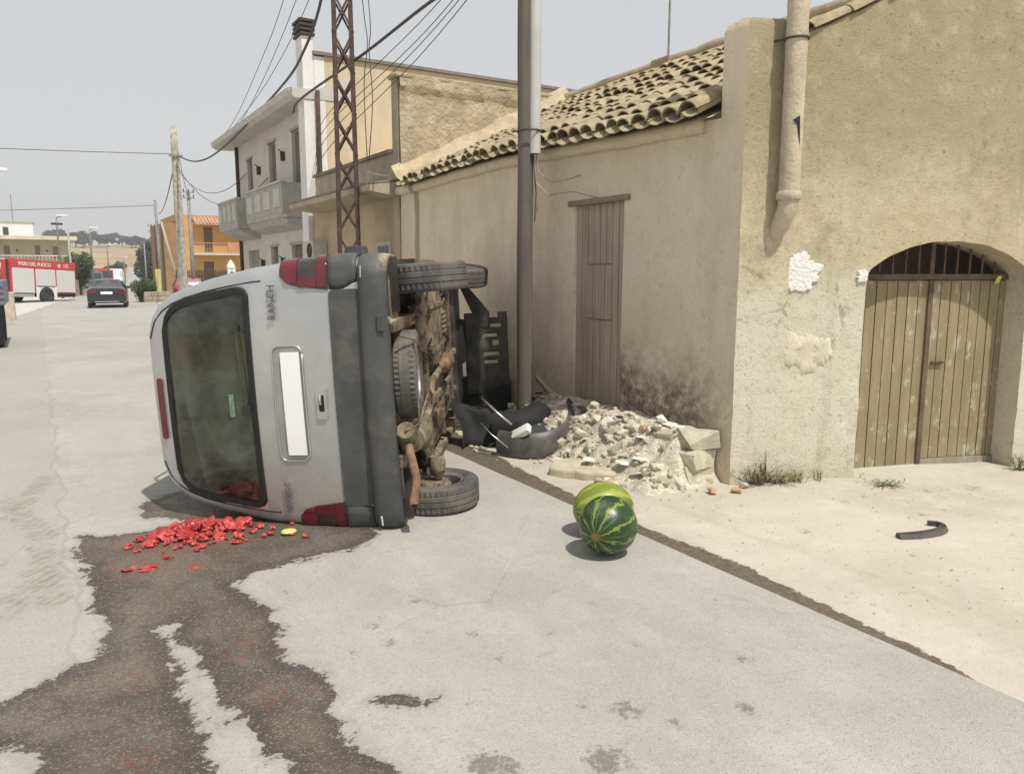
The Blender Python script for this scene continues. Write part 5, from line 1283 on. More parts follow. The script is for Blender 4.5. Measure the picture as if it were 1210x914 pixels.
cp = thing('concrete_utility_pole', 'lichened pale concrete utility pole beside red parked car', 'pole', (4.05, 27, -.2))
m = MB(); m.tube([(4.05, 27, z) for z in lin(-.2, 6.1, 10)], [.165 - .011 * (z + .2) for z in lin(-.2, 6.1, 10)], 14); m.build('shaft', MT['polec'], cp, smooth=True)
m = MB(); m.box((3.85, 26.85, 5.15), (4.25, 26.9, 5.22)); m.build('cable_bracket', MT['steel'], cp)
def far_pole(x, y, top, r, label, name='far_utility_pole', mat='steel', arms=0, group='far poles along the right side', lean=0.):
    z0 = T(x, y) - .1; t_ = thing(name, label, 'pole', (x, y, z0), group)
    m = MB(); m.tube([(x, y, z0), (x + lean, y, top)], [r, r * .7], 8); m.build('shaft', MT[mat], t_, smooth=True)
    for q in range(arms):
        box('cross_arm', (x + lean - .3, y - .12, top - .15 - .3 * q), (x + lean + .3, y - .06, top - .09 - .3 * q), MT['steel'], t_)
        for d_ in (-.25, 0, .25): m = MB(); m.tube([(x + lean + d_, y - .09, top - .09 - .3 * q), (x + lean + d_, y - .09, top + .05 - .3 * q)], .03, 6); m.build('insulator', MT['dark_iron'], t_)
    return t_
far_pole(7.45, 46, 5.95, .12, 'grey steel pole with insulators in front of orange house', arms=2, group=None)
far_pole(7.6, 60, 6.5, .13, 'tall leaning grey pole before the dark trees', lean=-.1, group=None)
for (x, y, tp_) in ((8.95, 75, 5.6), (9.8, 82, 5.4), (9.35, 68, 5.6), (11.6, 105, 5.2)):
    far_pole(x, y, tp_, .11, 'slim grey pole among the poles before the dark trees', arms=1)
br = thing('pole_stay', 'slanting timber stay leaning on the poles beside orange house', 'pole', (8.3, 58, -.4))
m = MB(); m.tube([(7.55, 58, 4.9), (8.62, 58, -.3)], .07, 8); m.build('shaft', MT['concrete'], br, smooth=True)
def lamp(x, y, h, label, d=-1, s=1.):
    z0 = T(x, y); t_ = thing('street_lamp', label, 'street lamp', (x, y, z0), 'street lamps along the left side')
    m = MB(); m.tube([(x, y, z0 - .1), (x, y, h - .6 * s), (x, y, h - .1)], [.09 * s, .06 * s, .045 * s], 8); m.tube([(x, y, h - .12), (x + d * .35 * s, y, h)], .03 * s, 6); m.build('column', MT['steel'], t_, smooth=True)
    m = MB(); m.cbox((x + d * .35 * s - .35 * s, y - .14 * s, h - .03), (x + d * .35 * s + .35 * s, y + .14 * s, h + .10 * s), .04 * s); m.build('lamp_head', MT['lampglow'], t_, smooth=40)
    return t_
l1 = lamp(1.5, 62, 5.3, 'street lamp with twin cross bar behind fire engine', 1); box('cross_bar', (1.15, 61.95, 4.7), (1.85, 62.05, 4.85), MT['dark_iron'], l1)
lamp(4.45, 80, 5.4, 'white street lamp standing behind the dark saloon', 1); lamp(8.6, 120, 5.1, 'hazy street lamp near white van', 1); lamp(15.2, 172, 4.3, 'faint street lamp where the road climbs', 1); lamp(13.2, 150, 4.0, 'small street lamp between white van and the field', 1)
lamp(-.95, 28, 4.55, 'street lamp beside the blue grey trailer', 1, .7)
far_pole(2.2, 64, 4.6, .09, 'thin concrete post behind the fire engine roof', group=None, mat='concrete')
mast = thing('aerial_mast', 'thin grey aerial mast on mortar block at the tiled roof ridge', 'aerial', (7.0, 7.66, 4.1))
m = MB(); m.tube([(7.0, 7.66, 4.1), (7.01, 7.66, 6.6)], .016, 6); m.build('rod', MT['steel'], mast)
m = MB(); m.cbox((6.86, 7.5, 4.02), (7.14, 7.84, 4.24), .03); m.build('mortar_block', MT['tile'], mast)

# ------------------------------------------------------------------ rubble in front of the tiled house
def mh(x, y):
    """height of the rubble heap"""
    a = sm(3.5, 4.15, x + .14 * noise.noise(Vector((y * 2, 0, 4))) + .10 * noise.noise(Vector((y * 6, 3, 4)))) * sm(3.95, 4.2, y) * sm(7.4, 5.9, y)
    h = .40 * a
    return h + (.035 * noise.noise(Vector((x * 6, y * 6, 1))) + .018 * noise.noise(Vector((x * 17, y * 17, 1)))) * min(1, a * 4)
m = MB(); xs_, ys_ = lin(3.15, 4.29, 44), lin(3.97, 7.7, 120)
for y in ys_:
    for x in xs_: m.v.append((x, y, mh(x, y) + .004 + (-.06 if x < 3.2 or y > 7.6 else 0)))
for j in range(120):
    for i in range(44): a = j * 45 + i; m.f.append((a, a + 1, a + 46, a + 45))
o = m.build('rubble_heap', MT['rubble'], None, smooth=35); tag(o, 'heap of crushed plaster and mortar along the shaded house wall', 'rubble', kind='stuff')
RK = [rock_mesh('stone', 20 + i, MT['stone'], 1, .8, .6) for i in range(7)]; BK = [rock_mesh('block', 40 + i, MT['stone'], 1, .75, .7, 26, .6) for i in range(3)]
WS = [rock_mesh('lump', 60 + i, MT['whitestone'], 1, .8, .6) for i in range(2)]; OS = rock_mesh('brick_scrap', 70, MT['orangestone'], 1, .8, .6); FLT = [rock_mesh('plaster_flake', 80 + i, MT['whitestone' if i else 'stone'], 1, .7, .13, 18) for i in range(3)]
def rock(name, me, x, y, s, label, cat='stone', group=None, z=None, rot=None, sc_=(1, 1, 1)):
    o = bpy.data.objects.new(name, me)
    zz = (mh(x, y) if (3.2 < x < 4.28 and 3.97 < y < 7.6) else zverge(x, y)) if z is None else z
    o.location = (x, y, zz + s * (.03 if me in FLT else .2) * sc_[2]); o.rotation_euler = rot or (random.uniform(-.3, .3), random.uniform(-.3, .3), random.uniform(0, 6.28)); o.scale = (s * sc_[0], s * sc_[1], s * sc_[2])
    link(o); tag(o, label, cat, group); return o
random.seed(21)
for i in range(150):
    y = random.triangular(4.15, 7.0, 5.0); x = random.triangular(3.4, 4.22, 3.95)
    if mh(x, y) < .05 and random.random() < .5: continue
    rock('rubble_stone', random.choice(RK), x, y, random.choice((.05, .06, .07, .08, .09, .11, .13, .17)), 'angular pale stone lying on the rubble heap', 'stone', 'stones on the rubble heap')
for i in range(46):
    y = random.uniform(4.2, 6.6); x = random.uniform(3.6, 4.22)
    rock('plaster_flake', random.choice(FLT), x, y, random.uniform(.12, .24), 'thin flake of broken plaster on the rubble heap', 'plaster', 'plaster flakes on the rubble heap')
for i in range(60):
    y = random.uniform(4.0, 4.75); x = random.triangular(3.45, 4.2, 3.8)
    rock('rubble_stone', random.choice(RK), x, y, random.choice((.04, .05, .06, .08, .10, .13)), 'angular pale stone at the corner end of the rubble heap', 'stone', 'stones at the corner end of the heap')
for i in range(34):
    y = random.uniform(5.0, 6.8); x = 3.2 + .5 * random.random() ** 1.5
    rock('rubble_stone', random.choice(RK), x, y, random.uniform(.035, .09), 'small pale stone scattered at the foot of the heap', 'stone', 'small stones at the heap foot')
m = MB()
for i in range(1500):
    y = random.triangular(3.8, 7.3, 5.2); x = random.triangular(3.15, 4.28, 3.8); s = random.uniform(.006, .02); z = mh(x, y) if y > 3.97 else zverge(x, y)
    c = Vector((x, y, z + s * .5)); v = [c + Vector((random.uniform(-1, 1), random.uniform(-1, 1), random.uniform(-.7, .9))) * s for _ in range(4)]
    m.add(v, [(0, 1, 2), (0, 2, 3), (0, 3, 1), (1, 3, 2)])
for i in range(700):
    y = random.uniform(1.6, 4.0); x = random.uniform(3.2, 6.0)
    if y > 3.9 - .364 * (x - 4.3): continue
    s = random.uniform(.003, .009); c = Vector((x, y, zverge(x, y) + s * .4)); v = [c + Vector((random.uniform(-1, 1), random.uniform(-1, 1), random.uniform(-.7, .9))) * s for _ in range(4)]
    m.add(v, [(0, 1, 2), (0, 2, 3), (0, 3, 1), (1, 3, 2)])
tag(m.build('stone_chips', MT['stone'], None, fix=False), 'fine plaster chips strewn over heap and verge', 'gravel', kind='stuff')
# squared blocks stacked at the house corner
for k, (x, y, z, s, sc_, rz, lb) in enumerate((
    (4.12, 4.12, .0, .34, (1, .8, .9), .1, 'broad tuff block at the foot of the corner stack'), (4.05, 4.42, .02, .36, (1, .8, .8), -.3, 'tuff block half buried beside the corner stack'),
    (4.13, 4.10, .16, .30, (1.05, .85, .8), .25, 'squared tuff block in the middle of the corner stack'), (4.07, 4.33, .15, .26, (1, .9, .8), -.5, 'chipped tuff block wedged beside the middle of the corner stack'),
    (4.15, 4.09, .31, .28, (1, .9, .85), -.15, 'squared tuff block topmost of the corner stack'), (4.08, 4.36, .29, .24, (1, .8, .8), .6, 'tilted tuff block leaning on the top of the corner stack'))):
    rock('tuff_block', BK[k % 3], x, y, s, lb, 'stone block', 'tuff blocks stacked at the corner', z, (.04 * (k % 3 - 1), .05, rz), sc_)
rock('plaster_lump', WS[0], 3.98, 4.95, .20, 'large bright white lump of plaster on the heap', 'plaster', None)
rock('plaster_lump', WS[1], 4.1, 4.45, .14, 'white plaster lump resting on the tuff blocks', 'plaster', None, .43)
rock('boulder', RK[3], 3.82, 4.70, .34, 'rounded beige boulder in the middle of the heap', 'stone', None, .12)
rock('brick_scrap', OS, 4.0, 4.52, .11, 'orange brick scrap lodged between the blocks', 'brick', None, .36); rock('brick_scrap', OS, 4.17, 3.72, .10, 'orange brick scrap on sand below the house corner', 'brick', None); rock('brick_scrap', OS, 4.0, 3.80, .11, 'ochre stone on sand in front of the tuff blocks', 'stone', None)
rock('rubble_stone', RK[2], 4.32, 3.78, .10, 'pale stone on sand between brick scrap and dry weeds', 'stone', None)
rock('stone_slate', FLT[0], 4.1, 4.85, .36, 'long thin grey slab lying on top of the heap', 'slab', None, .40, (.1, -.1, 1.3)); 
m = MB(); P_ = [(3.30, 4.84), (3.36, 4.72), (3.42, 4.66), (3.46, 4.56), (3.60, 4.46), (3.70, 4.42), (3.78, 4.30), (3.93, 4.20), (3.98, 4.10), (4.10, 4.04), (4.2, 3.97), (4.27, 4.1), (4.2, 4.6), (3.8, 4.95), (3.5, 5.05)]
m.prism([(x, y, -.02) for x, y in P_], (0, 0, .105)); bs = m.build('broken_step', MT['slab'], None); tag(bs, 'low broken concrete step at the foot of the rubble heap', 'step')
bv = bs.modifiers.new('bevel', 'BEVEL'); bv.width = .02; bv.segments = 2
# pieces torn off the van
fb = thing('torn_front_bumper', 'curved grey black front bumper lying on the rubble beside the pole', 'bumper', (3.72, 5.62, .16))
m = MB(); AR = [(3.30, 5.62, .07), (3.42, 5.42, .06), (3.60, 5.32, .07), (3.80, 5.34, .12), (3.98, 5.46, .20), (4.10, 5.66, .28)]; AR = smooth_pts(AR, 4)
pr_ = [(-.02, .0), (-.035, .05), (-.02, .12), (.02, .15), (.04, .13), (.0, .10), (-.008, .05), (.005, .0)]
for i, p in enumerate(AR):
    d = (AR[min(i + 1, len(AR) - 1)] - AR[max(i - 1, 0)]); d.z = 0; d.normalize(); nn = Vector((-d.y, d.x, 0))
    for (a, b) in pr_: m.v.append(tuple(p + nn * a + Vector((0, 0, b * 1.35 - .03))))
for i in range(len(AR) - 1):
    for k in range(8): m.f.append((i * 8 + k, i * 8 + (k + 1) % 8, (i + 1) * 8 + (k + 1) % 8, (i + 1) * 8 + k))
m.build('bumper_shell', MT['plastic2'] if 'plastic2' in MT else MT['black'], fb, smooth=50)
m = MB(); m.prism([(3.50, 5.62, .16), (3.62, 5.50, .15), (3.75, 5.50, .16), (3.86, 5.60, .22), (3.70, 5.78, .24)], (0, 0, .02)); m.build('grille_mesh', MT['farglass'], fb)
def scrap(name, poly, d, mat, label, cat='car part'):
    m = MB(); m.prism(poly, d); o = m.build(name, MT[mat], None); return tag(o, label, cat)
tag((lambda m: m.build('radiator_shroud', MT['blackmat'], None, smooth=40))(MB().tube(smooth_pts([(3.46, 5.95, .20), (3.60, 5.84, .21), (3.76, 5.82, .23), (3.92, 5.90, .27)], 4), .14, 12)), 'rounded black plastic shroud behind the torn bumper', 'car part')
m = MB(); nL = 14
for i in range(nL + 1):
    for j in range(7):
        f, g = i / nL, j / 6; x = 3.14 + .42 * f + .05 * math.sin(g * 4); y = 5.98 + .10 * math.sin(f * 5) + .26 * g; z = .0 + g * (.46 - .16 * f) + .05 * noise.noise(Vector((f * 5, g * 5, 2)))
        m.v.append((x, y, max(z, .015)))
for i in range(nL):
    for j in range(6): a = i * 7 + j; m.f.append((a, a + 1, a + 8, a + 7))
o = m.build('torn_wheel_liner', MT['blackmat'], None, smooth=40); tag(o, 'crumpled black wheel liner sheet between van front and brown pole', 'car part'); o.modifiers.new('thickness', 'SOLIDIFY').thickness = .006
hl = thing('headlight_housing', 'white headlight washer housing hanging on bright strip by the torn bumper', 'car part', (3.42, 5.42, .2))
m = MB(); m.cbox((-.045, -.11, -.03), (.045, .11, .03), .02, Matrix.Translation((3.42, 5.45, .235)) @ Matrix.Rotation(rad(-52), 4, 'Y') @ Matrix.Rotation(rad(40), 4, 'Z')); m.build('housing', MT['whitepl'], hl, smooth=40)
m = MB(); m.tube([(3.38, 5.52, .30), (3.30, 5.66, .40), (3.24, 5.8, .50)], [.012, .009, .005], 6); m.build('bright_strip', MT['chrome'], hl, smooth=True)
m = MB(); m.tube([(3.30, 5.45, .12), (3.22, 5.6, .22), (3.18, 5.7, .30)], .006, 5); m.build('thin_wire', MT['chrome'], hl, smooth=True)
m = MB(); P_ = smooth_pts([(4.02, 6.12, .62), (4.05, 6.05, .56), (4.10, 5.98, .48), (4.17, 5.86, .42), (4.2, 5.75, .39)], 3)
for p in P_: m.v += [tuple(p), (p.x + .04, p.y + .05, p.z - .12 - .06 * math.sin(p.y * 9))]
m.f = [(2 * i, 2 * i + 1, 2 * i + 3, 2 * i + 2) for i in range(len(P_) - 1)]
o = m.build('torn_wing_panel', MT['rind2'] if 'rind2' in MT else MT['palegreen'], None, smooth=True); tag(o, 'pale curved panel scrap leaning against wall behind the brown pole', 'car part'); s2 = o.modifiers.new('thickness', 'SOLIDIFY'); s2.thickness = .012
random.seed(5)
for i in range(14):
    x, y = random.uniform(3.45, 4.15), random.uniform(5.25, 6.3); s = random.uniform(.03, .09); a = random.uniform(0, 6.28); z = mh(x, y) + .012
    m = MB(); m.prism([(x + s * math.cos(a + q) * random.uniform(.6, 1.4), y + s * math.sin(a + q) * random.uniform(.6, 1.2), z + random.uniform(0, .05)) for q in (0, 1.3, 2.8, 4.3)], (0, 0, .006))
    tag(m.build('plastic_shard', MT['blackmat' if i % 3 else 'bluegrey'], None), 'small dark plastic shard scattered round the torn bumper', 'shard', 'plastic shards round the bumper')
cr = smooth_pts([(4.27, 2.555, .0), (4.38, 2.50, .0), (4.52, 2.47, .0), (4.65, 2.50, .0), (4.705, 2.56, .0), (4.67, 2.61, .0)], 4); m = MB()
for i, p in enumerate(cr):
    d = (cr[min(i + 1, len(cr) - 1)] - cr[max(i - 1, 0)]).normalized(); nn = Vector((-d.y, d.x, 0)); wd = .034 * (.55 + .6 * math.sin(math.pi * min(1, .25 + i / len(cr)))); z = zverge(p.x, p.y)
    m.v += [tuple(p + nn * wd + Vector((0, 0, z + .004))), tuple(p + nn * wd * .6 + Vector((0, 0, z + .028))), tuple(p - nn * wd * .6 + Vector((0, 0, z + .028))), tuple(p - nn * wd + Vector((0, 0, z + .004)))]
for i in range(len(cr) - 1): m.f += [(i * 4 + k, i * 4 + (k + 1) % 4, (i + 1) * 4 + (k + 1) % 4, (i + 1) * 4 + k) for k in range(4)]
m.f += [(0, 1, 2, 3), tuple(range(len(cr) * 4 - 4, len(cr) * 4))]
tag(m.build('trim_strip', MT['black'], None, smooth=40), 'curved black rubber trim strip lying alone on the sandy verge', 'car part')
# red brick smear by the pole foot
rock('brick_scrap', OS, 3.80, 6.22, .16, 'reddish brick scrap at the foot of the brown pole', 'brick', None)

# ------------------------------------------------------------------ watermelons
def melon(name, loc, rad3, axis, mat, label, spin=0.):
    bm = bmesh.new(); bmesh.ops.create_uvsphere(bm, u_segments=48, v_segments=32, radius=1)
    for v in bm.verts:
        k = 1 + .02 * noise.noise(v.co * 1.7); v.co = Vector((v.co.x * rad3[0] * k, v.co.y * rad3[1] * k, v.co.z * rad3[2] * k))
    me = bpy.data.meshes.new(name); bm.to_mesh(me); bm.free(); me.materials.append(mat); shade(me)
    o = bpy.data.objects.new(name, me); o.location = loc; o.rotation_euler = (Vector(axis).to_track_quat('Z', 'Y') @ Matrix.Rotation(spin, 3, 'Z').to_quaternion()).to_euler(); link(o); return tag(o, label, 'watermelon')
camR, camF = Vector((.8526, -.5225, 0)), Vector((.5225, .8526, 0))
melon('watermelon', (2.655, 3.29, .178), (.165, .165, .17), tuple(-.48 * camR - .78 * camF + Vector((0, 0, -.10))), mat_melon('dark_melon_rind', (.016, .040, .011), (.20, .27, .055), 9, .34), 'dark green watermelon with pale star stripes resting on the road', .4)
melon('watermelon', (2.845, 3.575, .172), (.158, .158, .188), tuple(camR + .25 * camF + Vector((0, 0, .02))), mat_melon('light_melon_rind', (.045, .085, .012), (.27, .33, .045), 9, .50, (.36, .40, .06), False), 'yellowish green watermelon behind the dark one at the gutter', .2)
CH = []
for i in range(6):
    r = random.Random(100 + i); bm = bmesh.new(); bmesh.ops.create_icosphere(bm, subdivisions=3, radius=.5)
    for v in bm.verts: v.co *= 1 + .55 * noise.noise(v.co * 2.2 + Vector((i * 7, 0, 0))) + .45 * noise.noise(v.co * 5 + Vector((0, i * 3, 0))); v.co.z *= .7
    me = bpy.data.meshes.new('chunk'); bm.to_mesh(me); bm.free(); me.materials.append(MT['flesh']); shade(me, 50); CH.append(me)
def chunk(x, y, s, z=None, flat=1., label='chunk of red watermelon flesh in the smashed pile by the van', group='smashed watermelon pieces', me=None, name='watermelon_chunk'):
    o = bpy.data.objects.new(name, me or random.choice(CH)); o.location = (x, y, (.012 if z is None else z) + s * .26 * flat); o.scale = (s, s * random.uniform(.7, 1.1), s * flat); o.rotation_euler = (random.uniform(-.4, .4), random.uniform(-.4, .4), random.uniform(0, 6.28)); link(o); return tag(o, label, 'watermelon', group)
random.seed(3)
big = [(.596, 4.943, .13), (.70, 4.93, .15), (.80, 4.95, .14), (.406, 4.92, .075), (.50, 4.93, .11), (.338, 4.83, .05), (.442, 4.80, .065), (.824, 4.715, .075), (.90, 4.86, .12), (.96, 4.80, .07), (.729, 4.722, .07), (.62, 4.80, .08), (.545, 4.87, .12), (.892, 4.572, .06), (1.10, 4.616, .04), (1.273, 4.458, .045), (1.02, 4.717, .06), (1.21, 4.55, .04), (.78, 4.867, .10), (.66, 4.87, .12), (.86, 4.92, .11), (.75, 5.0, .12), (.62, 5.02, .12), (.93, 4.93, .10), (1.0, 4.88, .11)]
for (x, y, s) in big: chunk(x, y, s * random.uniform(.72, 1.05), None, random.uniform(.5, .85))
for (x, y, s) in ((.66, 4.93, .10), (.72, 4.95, .11), (.78, 4.95, .09), (.58, 4.93, .08)): chunk(x, y, s * .75, .035, .8)
for i in range(60): 
    x = random.triangular(.28, 1.3, .65); chunk(x, random.triangular(4.5, 4.95, 4.8) - .12 * max(0, x - .8), random.uniform(.012, .042), label='crumb of red watermelon flesh scattered round the smashed pile', group='smashed watermelon crumbs')
for (x, y, s) in ((.30, 4.45, .08), (.395, 4.417, .10), (.44, 4.43, .07), (.622, 4.306, .075), (.516, 4.532, .05), (.34, 4.47, .05)): chunk(x, y, s, .0, .25, 'flattened smear of red watermelon flesh on wet road', 'smashed watermelon smears')
sm_ = rock_mesh('core', 9, MT['seed'], 1, .6, .5)
chunk(.70, 4.86, .04, .07, 1, 'pale yellow seed core sticking out of the smashed pile', None, sm_, 'watermelon_core')
m = MB(); m.lathe([(0, .0), (.034, .003), (.04, .012), (.034, .02), (0, .023)], 20, Matrix.Translation((1.20, 4.575, .012)) @ Matrix.Scale(1.2, 4, (1, 0, 0))); tag(m.build('rind_slice', MT['rind'], None, smooth=40), 'yellow rind slice trapped under the van tail light', 'watermelon')
# ------------------------------------------------------------------ weeds at the wall foot
def weed(x, y, h, n, mat, label, spread=.12):
    z0 = zverge(x, y); m = MB(); r = random.Random(int(x * 1000 + y * 77))
    for i in range(n):
        a = r.uniform(0, 6.28); L = h * r.uniform(.5, 1); d = Vector((math.cos(a), math.sin(a), 0)) * spread * r.uniform(.3, 1.2); b = Vector((x + r.uniform(-.04, .04), y + r.uniform(-.04, .04), z0)); t_ = b + d + Vector((0, 0, L)); md = b.lerp(t_, .5) + Vector((0, 0, L * .15)); s_ = Vector((-math.sin(a), math.cos(a), 0)) * .004
        m.add([b - s_, b + s_, md + s_, md - s_, t_], [(0, 1, 2, 3), (3, 2, 4)])
        for q in range(4):
            p = b.lerp(t_, r.uniform(.25, 1)); e = Vector((r.uniform(-1, 1), r.uniform(-1, 1), r.uniform(-.3, 1))).normalized() * r.uniform(.012, .03); w_ = e.cross(Vector((0, 0, 1))).normalized() * .005
            m.add([p, p + e * .5 + w_, p + e, p + e * .5 - w_], [(0, 1, 2, 3)])
    tag(m.build('weed', mat, None, fix=False), label, 'weed', 'weeds along the house wall')
weed(4.47, 3.80, .16, 60, MT['weed'], 'dry brown weed clump at the corner pier foot', .16); weed(4.62, 3.74, .12, 60, MT['weed'], 'low spreading dry weed beside the corner clump', .18); weed(4.52, 3.82, .26, 14, MT['weedg'], 'green sprout rising out of the dry weeds', .05)
weed(4.80, 3.68, .10, 24, MT['weed'], 'small dry weed below the peeled plaster', .08); weed(4.97, 3.63, .09, 8, MT['weedg'], 'thin weed stalks left of the gate jamb', .05); weed(5.30, 3.30, .03, 26, MT['weedg'], 'flat green weed on sand before the gate', .16); weed(6.6, 2.98, .14, 26, MT['weedg'], 'leafy green weed right of the arched gate', .10)

# ------------------------------------------------------------------ vehicles down the street
def wheel_far(parent, M, R, wd, rimmat='rim'):
    e = bpy.data.objects.new('wheel', None); e.empty_display_size = .1; link(e, parent); e.matrix_basis = M
    m = MB(); m.lathe([(R * .6, -wd / 2), (R * .93, -wd / 2), (R, -wd * .35), (R, wd * .35), (R * .93, wd / 2), (R * .6, wd / 2)], 24); m.build('tyre', MT['tyre_clean'], e, smooth=40, world=False)
    m = MB(); m.lathe([(0, wd * .3), (R * .25, wd * .34), (R * .55, wd * .2), (R * .62, wd * .45), (R * .62, -wd * .45)], 20); m.build('rim', MT[rimmat], e, smooth=40, world=False)
def loft_car(name, label, cat, loc, head, st, paint, wheels, R, extra=None):
    t_ = thing(name, label, cat, loc); t_.rotation_euler = (0, 0, head); m = MB()
    for (y, zb, zm, zt_, wb, wm, wt) in st:
        rg = [(-wb * .9, zb), (-wb, zb + .08), (-wm, (zb + zm) / 2 + .05), (-wm * .985, zm), (-wt, zt_ - .03), (-wt * .75, zt_), (0, zt_ + .015), (wt * .75, zt_), (wt, zt_ - .03), (wm * .985, zm), (wm, (zb + zm) / 2 + .05), (wb, zb + .08), (wb * .9, zb)]
        m.v += [(x, y, z) for x, z in rg]
    for i in range(len(st) - 1): m.f += [(i * 13 + k, i * 13 + (k + 1) % 13, (i + 1) * 13 + (k + 1) % 13, (i + 1) * 13 + k) for k in range(13)]
    m.f += [tuple(range(13)), tuple(range((len(st) - 1) * 13, len(st) * 13))[::-1]]
    b = m.build('body', MT[paint], t_, smooth=32, world=False)
    for (x, y) in wheels: wheel_far(t_, Matrix.Translation((x, y, R)) @ Matrix.Rotation(rad(90) * (1 if x > 0 else -1), 4, 'Y'), R, .2)
    return t_
def quad(name, pts, mat, parent, th=.012):
    P = [Vector(p) for p in pts]; n_ = (P[1] - P[0]).cross(P[2] - P[0]).normalized() * th; m = MB(); m.prism([p - n_ * .2 for p in P], n_); return m.build(name, MT[mat], parent, world=False)
SED = [(0, .40, .72, .80, .70, .76, .66), (.06, .30, .86, .98, .84, .86, .72), (.25, .24, .90, 1.03, .88, .89, .74), (.78, .22, .92, 1.07, .90, .905, .74), (1.50, .20, .93, 1.39, .90, .905, .58), (2.05, .20, .93, 1.43, .90, .905, .60), (2.7, .20, .93, 1.40, .90, .905, .60), (3.45, .20, .92, 1.04, .90, .90, .72), (4.2, .22, .78, .90, .88, .88, .68), (4.45, .30, .62, .72, .78, .80, .60), (4.52, .38, .55, .62, .68, .70, .5)]
hd_ = math.atan2(-.107, 1)
sd_ = loft_car('parked_saloon', 'dark charcoal saloon car standing in the road with rear towards us', 'car', (2.95, 43.6, T(2.95, 44)), hd_, SED, 'darkpaint', ((-.80, .95), (.80, .95), (-.80, 3.6), (.80, 3.6)), .32)
quad('rear_window', [(-.60, .86, 1.10), (.60, .86, 1.10), (.50, 1.44, 1.375), (-.50, 1.44, 1.375)], 'farglass', sd_, -.02)
for s_ in (1, -1):
    quad('tail_light', [(s_ * .48, -.01, .74), (s_ * .82, .02, .74), (s_ * .82, .03, .90), (s_ * .50, .0, .90)], 'redlens', sd_, .03 * s_)
    m = MB(); m.cbox((s_ * .98 - .09, 3.0, .93), (s_ * .98 + .09, 3.12, 1.06), .03); m.build('door_mirror', MT['darkpaint'], sd_, smooth=40, world=False)
    for (y0, y1) in ((1.35, 2.3), (2.4, 3.2)): quad('side_window', [(s_ * .90, y0 - .1, .97), (s_ * .90, y1, .97), (s_ * .66, y1 - .3, 1.33), (s_ * .66, y0 + .15, 1.33)], 'farglass', sd_, .02 * s_)
quad('number_plate', [(-.26, .0, .70), (.26, .0, .70), (.26, .02, .82), (-.26, .02, .82)], 'text', sd_, .03)
quad('rear_bumper', [(-.86, -.03, .34), (.86, -.03, .34), (.86, .0, .58), (-.86, .0, .58)], 'darkpaint', sd_, -.06); quad('bumper_strip', [(-.55, -.045, .31), (.55, -.045, .31), (.55, -.045, .35), (-.55, -.045, .35)], 'chrome', sd_, .02)
m = MB(); m.lathe([(0, 0), (.04, 0), (.045, .01)], 12, Matrix.Translation((0, .035, .90)) @ Matrix.Rotation(rad(90), 4, 'X')); m.build('boot_emblem', MT['chrome'], sd_, world=False)
HAT = [(0, .42, .80, .95, .72, .76, .68), (.05, .30, .92, 1.10, .82, .83, .70), (.30, .24, .95, 1.40, .84, .85, .60), (.7, .22, .95, 1.47, .85, .855, .60), (2.0, .20, .95, 1.47, .85, .855, .60), (2.9, .20, .93, 1.02, .84, .85, .68), (3.6, .24, .75, .85, .82, .82, .6), (3.8, .34, .6, .68, .72, .74, .5)]
rc_ = loft_car('parked_hatchback', 'maroon red hatchback parked beyond the overturned van roof', 'car', (7.05, 45.0, T(7, 46)), rad(-9), HAT, 'carred', ((-.74, .65), (.74, .65), (-.74, 3.0), (.74, 3.0)), .3)
quad('rear_window', [(-.62, .02, 1.0), (.62, .02, 1.0), (.54, .24, 1.36), (-.54, .24, 1.36)], 'farglass', rc_, -.03)
for s_ in (1, -1):
    quad('tail_light', [(s_ * .60, -.02, .62), (s_ * .78, .02, .62), (s_ * .78, .04, .92), (s_ * .62, .0, .92)], 'redlens', rc_, .03 * s_)
    quad('side_window', [(s_ * .85, .45, .98), (s_ * .85, 2.6, .98), (s_ * .65, 2.1, 1.40), (s_ * .65, .6, 1.40)], 'farglass', rc_, .03 * s_)
# white van coming down the road
VAN = [(0, .45, 1.0, 2.30, .90, .93, .82), (.12, .35, 1.05, 2.42, .94, .96, .84), (2.9, .35, 1.1, 2.45, .95, .96, .84), (3.7, .35, 1.1, 2.2, .95, .96, .78), (4.5, .35, 1.05, 1.25, .94, .95, .80), (5.1, .36, .85, .98, .90, .90, .7), (5.25, .45, .7, .8, .8, .82, .6)]
wv = loft_car('white_van', 'white high-roof van facing us on the far road', 'van', (10.6, 132, T(10.5, 130)), rad(172), VAN, 'truckwhite', ((-.85, 1.0), (.85, 1.0), (-.85, 4.3), (.85, 4.3)), .36)
quad('windscreen', [(-.76, 4.46, 1.27), (.76, 4.46, 1.27), (.70, 3.78, 2.08), (-.70, 3.78, 2.08)], 'farglass', wv, .06)
for s_ in (1, -1): quad('headlight', [(s_ * .55, 5.2, .72), (s_ * .85, 5.1, .72), (s_ * .86, 5.0, .95), (s_ * .6, 5.1, .92)], 'whitepl', wv, .05 * s_)
quad('grille', [(-.45, 5.27, .5), (.45, 5.27, .5), (.45, 5.27, .68), (-.45, 5.27, .68)], 'black', wv, .05)
